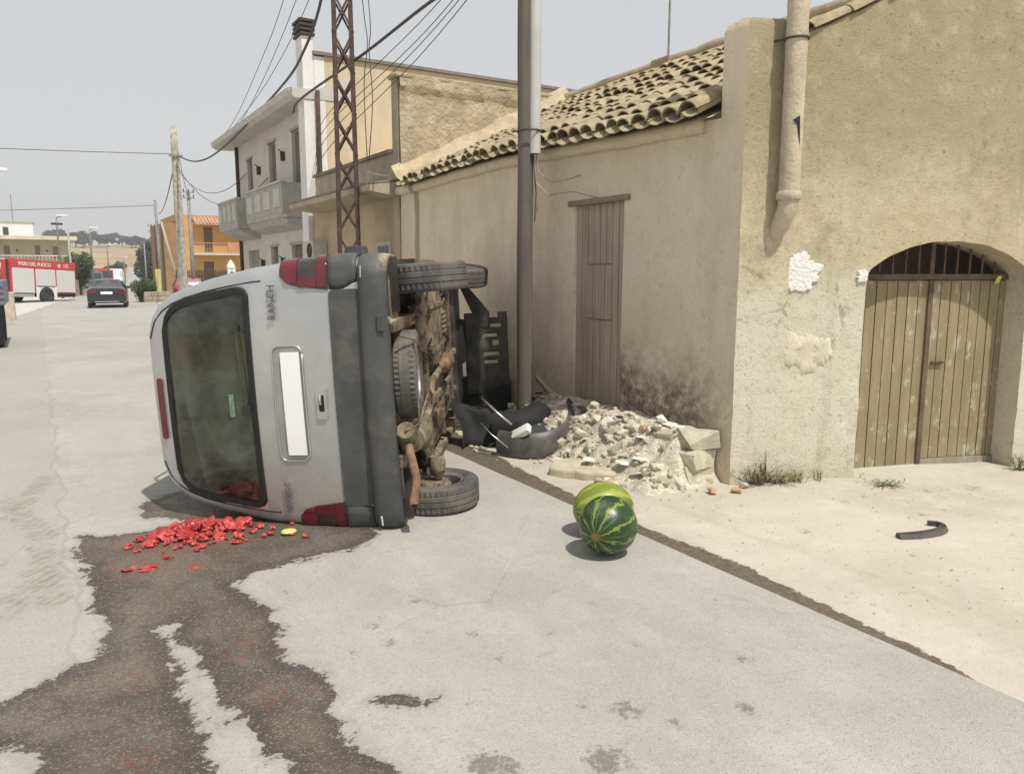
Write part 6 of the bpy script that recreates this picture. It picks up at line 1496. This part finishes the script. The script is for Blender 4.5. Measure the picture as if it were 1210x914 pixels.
# fire engine, side on
fA = Vector((-.66, -.75, .042)).normalized(); fB = Vector((-.75, .66, 0)).normalized(); fC = fA.cross(fB).normalized() * -1
if fC.z < 0: fC = -fC
fe = thing('fire_engine', 'red and white fire engine with aluminium shutters parked across the left side', 'fire engine')
fo = Vector((2.15, 57.0, -.42)); fe.matrix_basis = Matrix(((fA.x, fB.x, fC.x, fo.x), (fA.y, fB.y, fC.y, fo.y), (fA.z, fB.z, fC.z, fo.z), (0, 0, 0, 1)))
def fx(name, a, b, mat, parent=fe, c=0): m = MB(); (m.cbox(a, b, c) if c else m.box(a, b)); return m.build(name, MT[mat], parent, world=False)
bd = fx('body', (0, .02, .55), (5.2, 2.3, 2.52), 'red', c=.03)
fx('top_band', (.02, -.0, 2.03), (5.18, .018, 2.5), 'red', bd)
for (a, b, z0) in ((.14, 1.66, .62), (1.80, 3.32, .98), (3.48, 5.06, .55)):
    s_ = fx('roller_shutter', (a, -.03, z0), (b, .017, 2.0), 'shutal'); n = int((2.0 - z0) / .12)
    for q in range(n): fx('slat', (a + .02, -.042, z0 + .03 + q * .12), (b - .02, -.031, z0 + .03 + q * .12 + .112), 'shutal', s_)
    fx('shutter_handle', (a + .1, -.06, z0 - .02), (b - .1, -.031, z0 + .025), 'dark_iron', s_)
m = MB(); ar = [(1.74 + 1.64 / 2 + .62 * math.cos(a), -.02, .34 + .60 * math.sin(a)) for a in lin(math.pi, 0, 14)]

for q in range(14):
    a0, a1 = ar[q], ar[q + 1]; f0, f1 = q / 14, (q + 1) / 14
    m.add([(a0[0], -.035, a0[2]), (a1[0], -.035, a1[2]), (1.74 + 1.64 * f1, -.035, .96), (1.74 + 1.64 * f0, -.035, .96)], [(0, 1, 2, 3)])
m.add([(1.74, -.035, .34), (1.94, -.035, .34), (1.74, -.035, .96)], [(0, 1, 2)]); m.add([(3.38, -.035, .34), (3.18, -.035, .34), (3.38, -.035, .96)], [(0, 1, 2)]); bmw = m.build('wheel_arch_panel', MT['truckwhite'], fe, world=False); bmw.modifiers.new('thickness', 'SOLIDIFY').thickness = .02
m = MB(); m.lathe([(0, 0), (.60, 0), (.60, .012), (0, .012)], 24, Matrix.Translation((2.56, -.006, .40)) @ Matrix.Rotation(rad(90), 4, 'X')); m.build('wheel_well', MT['blackmat'], fe, world=False)
fx('chassis', (.2, .3, .35), (7.2, 2.0, .56), 'dark_iron'); fx('rear_step', (-.12, .2, .40), (.0, 2.1, .55), 'dark_iron'); fx('skirt', (3.5, 0, .33), (5.1, .06, .52), 'chrome')
for (a, side) in ((2.56, 0), (2.56, 1), (6.35, 0), (6.35, 1)): wheel_far(fe, Matrix.Translation((a, .03 if side == 0 else 2.1, .46)) @ Matrix.Rotation(rad(90) * (1 if side == 0 else -1), 4, 'X'), .46, .28, 'dark_iron')
fx('dark_gap_fill', (5.21, .1, .6), (5.5, 2.2, 2.45), 'dark_iron')  # dark box stands in for the shaded gap between body and cab
cabp = [(5.52, .55), (7.45, .55), (7.5, 1.35), (7.25, 2.45), (5.52, 2.5)]
m = MB(); m.prism([(a, 0, z) for a, z in cabp], (0, 2.3, 0)); cb = m.build('cab', MT['truckwhite'], fe, world=False)
m = MB(); m.prism([(5.53, -.012, .9), (6.1, -.012, .9), (5.75, -.012, 2.45), (5.53, -.012, 2.45)], (0, .011, 0)); m.build('red_flash', MT['red'], cb, world=False)
m = MB(); m.prism([(6.2, -.014, 1.45), (7.2, -.014, 1.45), (7.05, -.014, 2.15), (6.0, -.014, 2.15)], (0, .013, 0)); m.build('cab_window', MT['farglass'], cb, world=False)
fx('cab_roof_band', (5.6, -.02, 2.26), (7.2, 2.32, 2.44), 'red', cb); fx('light_bar', (6.2, .4, 2.5), (6.6, 1.9, 2.64), 'blue', cb)
for a in (1.2, 3.1, 4.6): fx('roof_locker', (a - .3, .3, 2.52), (a + .3, 1.2, 2.6), 'steel')
TMx = lambda a, z: Matrix.Translation((a, -.006, z)) @ Matrix(((-1, 0, 0, 0), (0, 0, 1, 0), (0, 1, 0, 0), (0, 0, 0, 1)))
lettering('VIGILI DEL FUOCO', .30, TMx(3.35, 2.26), MT['text'], bd, .006); lettering('115', .30, TMx(.85, 2.26), MT['text'], bd, .006)
m = MB(); m.lathe([(.06, 0), (.11, 0), (.11, .01), (.06, .01)], 16, Matrix.Translation((1.42, -.012, 2.26)) @ Matrix.Rotation(rad(90), 4, 'X'), True); m.build('phone_mark', MT['text'], bd, world=False)
# trucks far behind
def far_truck(loc, head, L, H_, paint, cabmat, label):
    t_ = thing('far_truck', label, 'truck', loc); t_.rotation_euler = (0, 0, head)
    def b_(n, a, c, mt, par=t_): m = MB(); m.cbox(a, c, .04); return m.build(n, MT[mt], par, world=False)
    b_('load_body', (-1.1, 0, .8), (1.1, L - 1.9, H_), paint); cb_ = b_('cab', (-1.05, L - 1.8, .5), (1.05, L, H_ * .92), cabmat); b_('chassis', (-.8, .1, .45), (.8, L - .2, .79), 'dark_iron')
    quad('windscreen', [(-.9, L + .005, H_ * .5), (.9, L + .005, H_ * .5), (.88, L + .005, H_ * .85), (-.88, L + .005, H_ * .85)], 'farglass', cb_, .02)
    for x in (-.95, .95):
        for y in (1.0, L - .9): wheel_far(t_, Matrix.Translation((x, y, .45)) @ Matrix.Rotation(rad(90) * (1 if x > 0 else -1), 4, 'Y'), .45, .3, 'dark_iron')
far_truck((5.3, 117, T(6, 115)), rad(190), 5.5, 2.2, 'blue', 'bluegrey', 'blue truck parked behind white street lamp'); far_truck((7.1, 126, T(7.5, 124)), rad(190), 6.0, 2.5, 'red', 'red', 'red truck standing between blue truck and white van'); far_truck((3.9, 118, T(4, 118)), rad(170), 5.0, 1.9, 'red', 'red', 'low red truck half hidden behind the leafy tree')
# trailer at the left edge
tr = thing('tipper_trailer', 'blue grey steel trailer with ribbed side and large tyre at the roadside', 'trailer', (-1.3, 20.2, -.08))
tb = box('side_board', (-2.6, 19.2, .88), (-.60, 22.5, 1.40), MT['bluegrey'], tr, .02)
for q in range(4): box('rib', (-2.6, 19.17, .92 + q * .12), (-.585, 19.199, .97 + q * .12), MT['bluegrey'], tb)
box('frame', (-2.4, 19.3, .66), (-.8, 22.3, .879), MT['dark_iron'], tr)
for y in (19.95, 21.6): wheel_far(tr, Matrix.Translation((-.82 + rootloc(tr).x * -1 * 1 if False else -.82 + 1.3, y - 20.2, .50)) @ Matrix.Rotation(rad(90), 4, 'Y'), .46, .26, 'bluegrey')
# ------------------------------------------------------------------ houses in the distance
oh = thing('orange_house', 'bright orange two-storey house with brown shutters behind picket fence', 'house', (11, 62, -.4))
holes = [(10.6, 11.2, 2.95, 4.75), (10.5, 11.2, -.2, 2.27)]
def holes_wall_y(name, y, th, x0, x1, z0, z1, rects, mat, parent):
    xs = sorted({x0, x1} | {v for r in rects for v in r[:2]}); zs = sorted({z0, z1} | {v for r in rects for v in r[2:]}); m = MB()
    for i in range(len(xs) - 1):
        for j in range(len(zs) - 1):
            cx0, cz0 = (xs[i] + xs[i + 1]) / 2, (zs[j] + zs[j + 1]) / 2
            if not any(a < cx0 < b and c < cz0 < d for a, b, c, d in rects): m.add([(xs[i], y, zs[j]), (xs[i + 1], y, zs[j]), (xs[i + 1], y, zs[j + 1]), (xs[i], y, zs[j + 1])], [(0, 1, 2, 3)])
    for a, b, c, d in rects: m.add([(a, y, c), (b, y, c), (b, y, d), (a, y, d), (a, y + th, c), (b, y + th, c), (b, y + th, d), (a, y + th, d)], [(0, 1, 5, 4), (1, 2, 6, 5), (2, 3, 7, 6), (3, 0, 4, 7)])
    return m.build(name, mat, parent)
holes_wall_y('front_wall', 60, .2, 9.0, 14.5, -.6, 5.1, holes, MT['orange'], oh)
box('house_body', (9.0, 60.25, -.6), (14.5, 68, 5.1), MT['orange'], oh)
m = MB(); m.box((8.0, 60.6, -.6), (8.98, 67.9, 5.0)); sdw = m.build('side_wing', MT['brickside'], oh)
for y in (61.2, 63.0, 64.8): box('wing_pillar', (7.94, y, -.6), (7.999, y + .35, 5.0), MT['brown'], sdw)
for a, b, c, d in holes:
    w_ = box('shutter', (a, 60.12, c), (b, 60.16, d), MT['brown'], oh)
    for q in range(6): box('slat', (a + .03, 60.10, c + .08 + q * (d - c) / 6.2), (b - .03, 60.119, c + .08 + (q + .85) * (d - c) / 6.2), MT['brown'], w_)
m = MB(); m.prism([(9.9, 59.2, 4.86), (14.7, 59.2, 4.86), (14.7, 60.4, 5.35), (9.9, 60.4, 5.35)], (0, 0, .1)); rf = m.build('roof', MT['roofred'], oh)
for q in range(20): m = MB(); m.tube([(10.0 + q * .24, 59.17, 4.98), (10.0 + q * .24, 60.4, 5.47)], .07, 6); m.build('tile_row', MT['roofred'], rf, smooth=True)
box('roof_edge', (8.8, 60.42, 5.12), (14.6, 68.1, 5.6), MT['orange'], oh)
bb = box('balcony', (9.7, 58.9, 2.72), (14.5, 59.998, 2.86), MT['pale'], oh); box('balcony_parapet', (12.0, 58.9, 2.862), (14.5, 59.0, 3.65), MT['orangeD'], bb)
for q in range(14): box('railing_bar', (9.75 + q * .17, 58.93, 2.861), (9.775 + q * .17, 58.955, 3.55), MT['orangeD'], bb)
box('railing', (9.7, 58.92, 3.551), (11.99, 58.97, 3.60), MT['orangeD'], bb)
fn = thing('picket_fence', 'dark pointed picket fence in front of the orange house', 'fence', (10, 54, -.3))
for q in range(60):
    x = 7.7 + q * .10
    m = MB(); m.prism([(x, 54, -.35), (x + .07, 54, -.35), (x + .07, 54, 1.55), (x + .035, 54, 1.72), (x, 54, 1.55)], (0, .025, 0)); m.build('picket', MT['fencew'], fn)
for z in (.4, 1.2): box('rail', (7.65, 54.027, z), (13.8, 54.06, z + .09), MT['fencew'], fn)
gp = thing('gate_pier', 'white gate pier with rounded cap and emblem beside picket fence', 'gate pier', (10.7, 52, -.4))
box('shaft', (10.5, 51.8, -.4), (10.95, 52.2, 1.75), MT['houseWb'], gp, .02)
m = MB(); m.lathe([(.26, 0), (.28, .06), (.24, .2), (.14, .4), (.05, .52), (0, .54)], 16, Matrix.Translation((10.72, 52, 1.755))); m.build('cap', MT['houseWb'], gp, smooth=40)
m = MB(); m.lathe([(.06, 0), (.12, 0), (.12, .02), (.06, .02)], 14, Matrix.Translation((10.72, 51.79, 1.45)) @ Matrix.Rotation(rad(90), 4, 'X'), True); m.build('emblem', MT['dark_iron'], gp)
gp2 = box('gate_post', (11.5, 51.9, -.4), (11.62, 52.1, 2.1), MT['houseWb'], None, .01); tag(gp2, 'slim white gate post between gate pier and white house', 'post')
pl = thing('stone_planter', 'low stone block planter at the roadside with bushes above', 'planter', (6.1, 50.5, -.3))
box('planter_core', (5.40, 50.2, -.4), (6.85, 51.4, .36), MT['slab'], pl)
for z in range(3):
    for q in range(4): box('block', (5.36 + q * .375 + .08 * (z % 2) * (q > 0), 50.12, -.38 + z * .26), (5.36 + (q + 1) * .375 - .015 + .08 * (z % 2) * (q < 3), 50.199, -.14 + z * .26), MT['planter'], pl, .01)
cpp = box('cream_post', (6.2, 51.45, -.4), (6.5, 51.75, 1.7), MT['yellow'], None, .03); tag(cpp, 'short faded cream post rising behind the stone planter', 'post')
# beige house behind the fire engine
bh = thing('beige_house', 'beige two-storey house with balcony railing behind the fire engine', 'house', (0, 98, -.6))
BR = [(-2.57, -2.04, 2.2, 4.16), (.15, .6, 3.0, 4.2), (1.74, 2.32, 2.9, 4.14), (-6, -5.2, 2.2, 4.16)]
holes_wall_y('front_wall', 95, .25, -9, 3.4, -.9, 4.75, BR, MT['beige'], bh); box('house_body', (-9, 95.3, -.9), (3.4, 104, 4.75), MT['beige'], bh)
box('roof_slab', (-9.5, 93.6, 4.76), (4.0, 104.4, 5.15), MT['beigeL'], bh, .03)
for a, b, c, d in BR:
    w_ = box('shutter', (a, 95.14, c), (b, 95.2, d), MT['brown2'], bh)
bb = box('balcony', (-9, 93.7, 1.9), (3.6, 94.99, 2.08), MT['beigeL'], bh)
for q in range(40): box('railing_bar', (-8.9 + q * .31, 93.75, 2.081), (-8.82 + q * .31, 93.80, 3.1), MT['beige'], bb)
box('railing', (-9, 93.73, 3.101), (3.6, 93.82, 3.2), MT['beigeL'], bb)
rt = box('rooftop_room', (-7, 97, 5.16), (.15, 102, 6.6), MT['houseWb'], bh); box('room_coping', (-7.1, 96.9, 6.601), (.25, 102.1, 6.7), MT['concrete'], rt); box('room_door', (-2.55, 96.97, 5.17), (-2.05, 96.999, 6.1), MT['farglass'], rt)
for (x, z) in ((-1.5, 3.6), (1.15, 3.55)): box('wall_fitting', (x, 94.95, z), (x + .15, 94.999, z + .2), MT['dark_iron'], bh)
m = MB(); m.tube([(-1.6, 98, 6.7), (-1.6, 98, 9.6)], .04, 6); m.build('roof_aerial', MT['steel'], bh)
gw_ = thing('garden_wall', 'rough ochre garden wall below the tree behind the fire engine', 'wall', (3.3, 72, -.4)); m = MB(); m.prism([(2.35, 66, -.5), (4.15, 82, -.5), (4.15, 82, .75), (2.35, 66, .95)], (-.3, .05, 0)); m.build('wall', MT['band'], gw_)
sb = box('stone_block', (-1.05, 32.6, -.3), (-.72, 33.4, .85), MT['slab'], None, .02); tag(sb, 'upright pale stone block between trailer and fire engine', 'stone block')
# ------------------------------------------------------------------ trees and bushes
def foliage(n, R3, leaf, seed, lobes=7):
    r = random.Random(seed); m = MB(); L_ = [(Vector((r.gauss(0, .42) * R3[0], r.gauss(0, .42) * R3[1], r.uniform(-.55, .6) * R3[2])), r.uniform(.3, .55)) for _ in range(lobes)]
    for i in range(n):
        c, k = r.choice(L_); d = Vector((r.gauss(0, 1), r.gauss(0, 1), r.gauss(0, 1))).normalized() * r.uniform(.45, 1.05) * k
        p = c + Vector((d.x * R3[0], d.y * R3[1], d.z * R3[2])); a = Vector((r.uniform(-1, 1), r.uniform(-1, 1), r.uniform(-1, 1))).normalized(); b = a.orthogonal().normalized(); s_ = leaf * r.uniform(.6, 1.4)
        m.add([p - a * s_, p - b * s_ * .5, p + a * s_, p + b * s_ * .5], [(0, 1, 2, 3)])
    return m
def tree_proto(name, R3, leaf, n, th, mat, seed):
    cr_ = foliage(n, R3, leaf, seed).mesh(name + '_crown'); cr_.materials.append(mat); cr_.transform(Matrix.Translation((0, 0, th + R3[2] * .7)))
    m = MB(); m.tube([(0, 0, -.3), (.05 * R3[0], 0, th * .6), (0, .03, th + R3[2] * .5)], [.09 * R3[0], .07 * R3[0], .03 * R3[0]], 8)
    for q in range(4): a = q * 1.6; m.tube([(0, 0, th * .7), (math.cos(a) * R3[0] * .45, math.sin(a) * R3[1] * .45, th + R3[2] * .7)], [.045 * R3[0], .015 * R3[0]], 6)
    tk = m.mesh(name + '_trunk'); tk.materials.append(MT['bark']); return cr_, tk
def tree(proto, x, y, s, label, name='tree', group=None, cat='tree', z=None, rz=0.):
    t_ = thing(name, label, cat, (x, y, (T(x, y) if z is None else z)), group); t_.scale = (s, s, s); t_.rotation_euler = (0, 0, rz)
    link(bpy.data.objects.new('crown', proto[0]), t_); link(bpy.data.objects.new('trunk', proto[1]), t_); return t_
TP = [tree_proto('broad_tree', (5, 5, 3.4), .42, 2600, 1.6, MT['leaf'], 1), tree_proto('round_tree', (4, 4, 4), .42, 2400, 1.4, MT['leaf'], 2), tree_proto('slim_tree', (1.7, 1.7, 3.2), .22, 2400, .8, MT['leaf'], 3), tree_proto('leafy_tree', (1.3, 1.3, 1.5), .13, 2400, .7, MT['leafb'], 4)]
random.seed(11)
for i in range(26):
    y = random.uniform(430, 480); u = i / 25; x = y * (.020 + .105 * u) + random.uniform(-3, 3)
    tree(TP[i % 2], x, y, random.uniform(.6, 1.0) * (1.1 - .35 * u), 'dark round tree in the row on the dry hill', 'hill_tree', 'trees on the dry hill', rz=i)
for (x, y, s) in ((13.5, 118, .85), (14.3, 122, 1.0), (15.3, 117, .95), (14.2, 130, .9)): tree(TP[2], x, y, s, 'tall dark tree among the grey poles right of the road', 'roadside_tree', 'dark trees by the poles', rz=x)
tree(TP[3], 2.95, 71, 1.05, 'leafy green tree hanging over the garden wall behind fire engine', 'leafy_tree'); tree(TP[3], 3.6, 84, 1.15, 'leafy green tree standing behind white street lamp', 'leafy_tree', rz=2)
for (x, y, s, lb) in ((5.3, 51.2, .55, 'low green bush spilling from the planter end by the road'), (5.75, 51.9, .5, 'green bush growing behind the stone planter')): tree(TP[3], x, y, s, lb, 'bush', None, 'bush', T(x, y) - .3)
for i in range(9): tree(TP[3], .107 * (146 + i * 14 - 22) - 3.6 + .4 * math.sin(i * 2), 146 + i * 14, .8 + .06 * i, 'bush in the hedge along the left side of the climbing road', 'hedge_bush', 'hedge bushes by the far road', 'bush', rz=i)

# ------------------------------------------------------------------ summer haze
m = MB(); m.box((-700, -60, -3), (700, 640, 45)); hz = m.build('haze', bpy.data.materials.new('summer_haze'), None); hz['kind'] = 'stuff'; hz['label'] = 'pale dusty summer haze over the street'; hz['category'] = 'haze'
hm = hz.data.materials[0]; hm.use_nodes = True; hn_ = hm.node_tree.nodes; hn_.remove(hn_['Principled BSDF'])
pv = hn_.new('ShaderNodeVolumePrincipled'); pv.inputs['Color'].default_value = (.93, .94, .96, 1); pv.inputs['Density'].default_value = .0011; pv.inputs['Anisotropy'].default_value = .2
hm.node_tree.links.new(pv.outputs[0], hn_['Material Output'].inputs['Volume'])
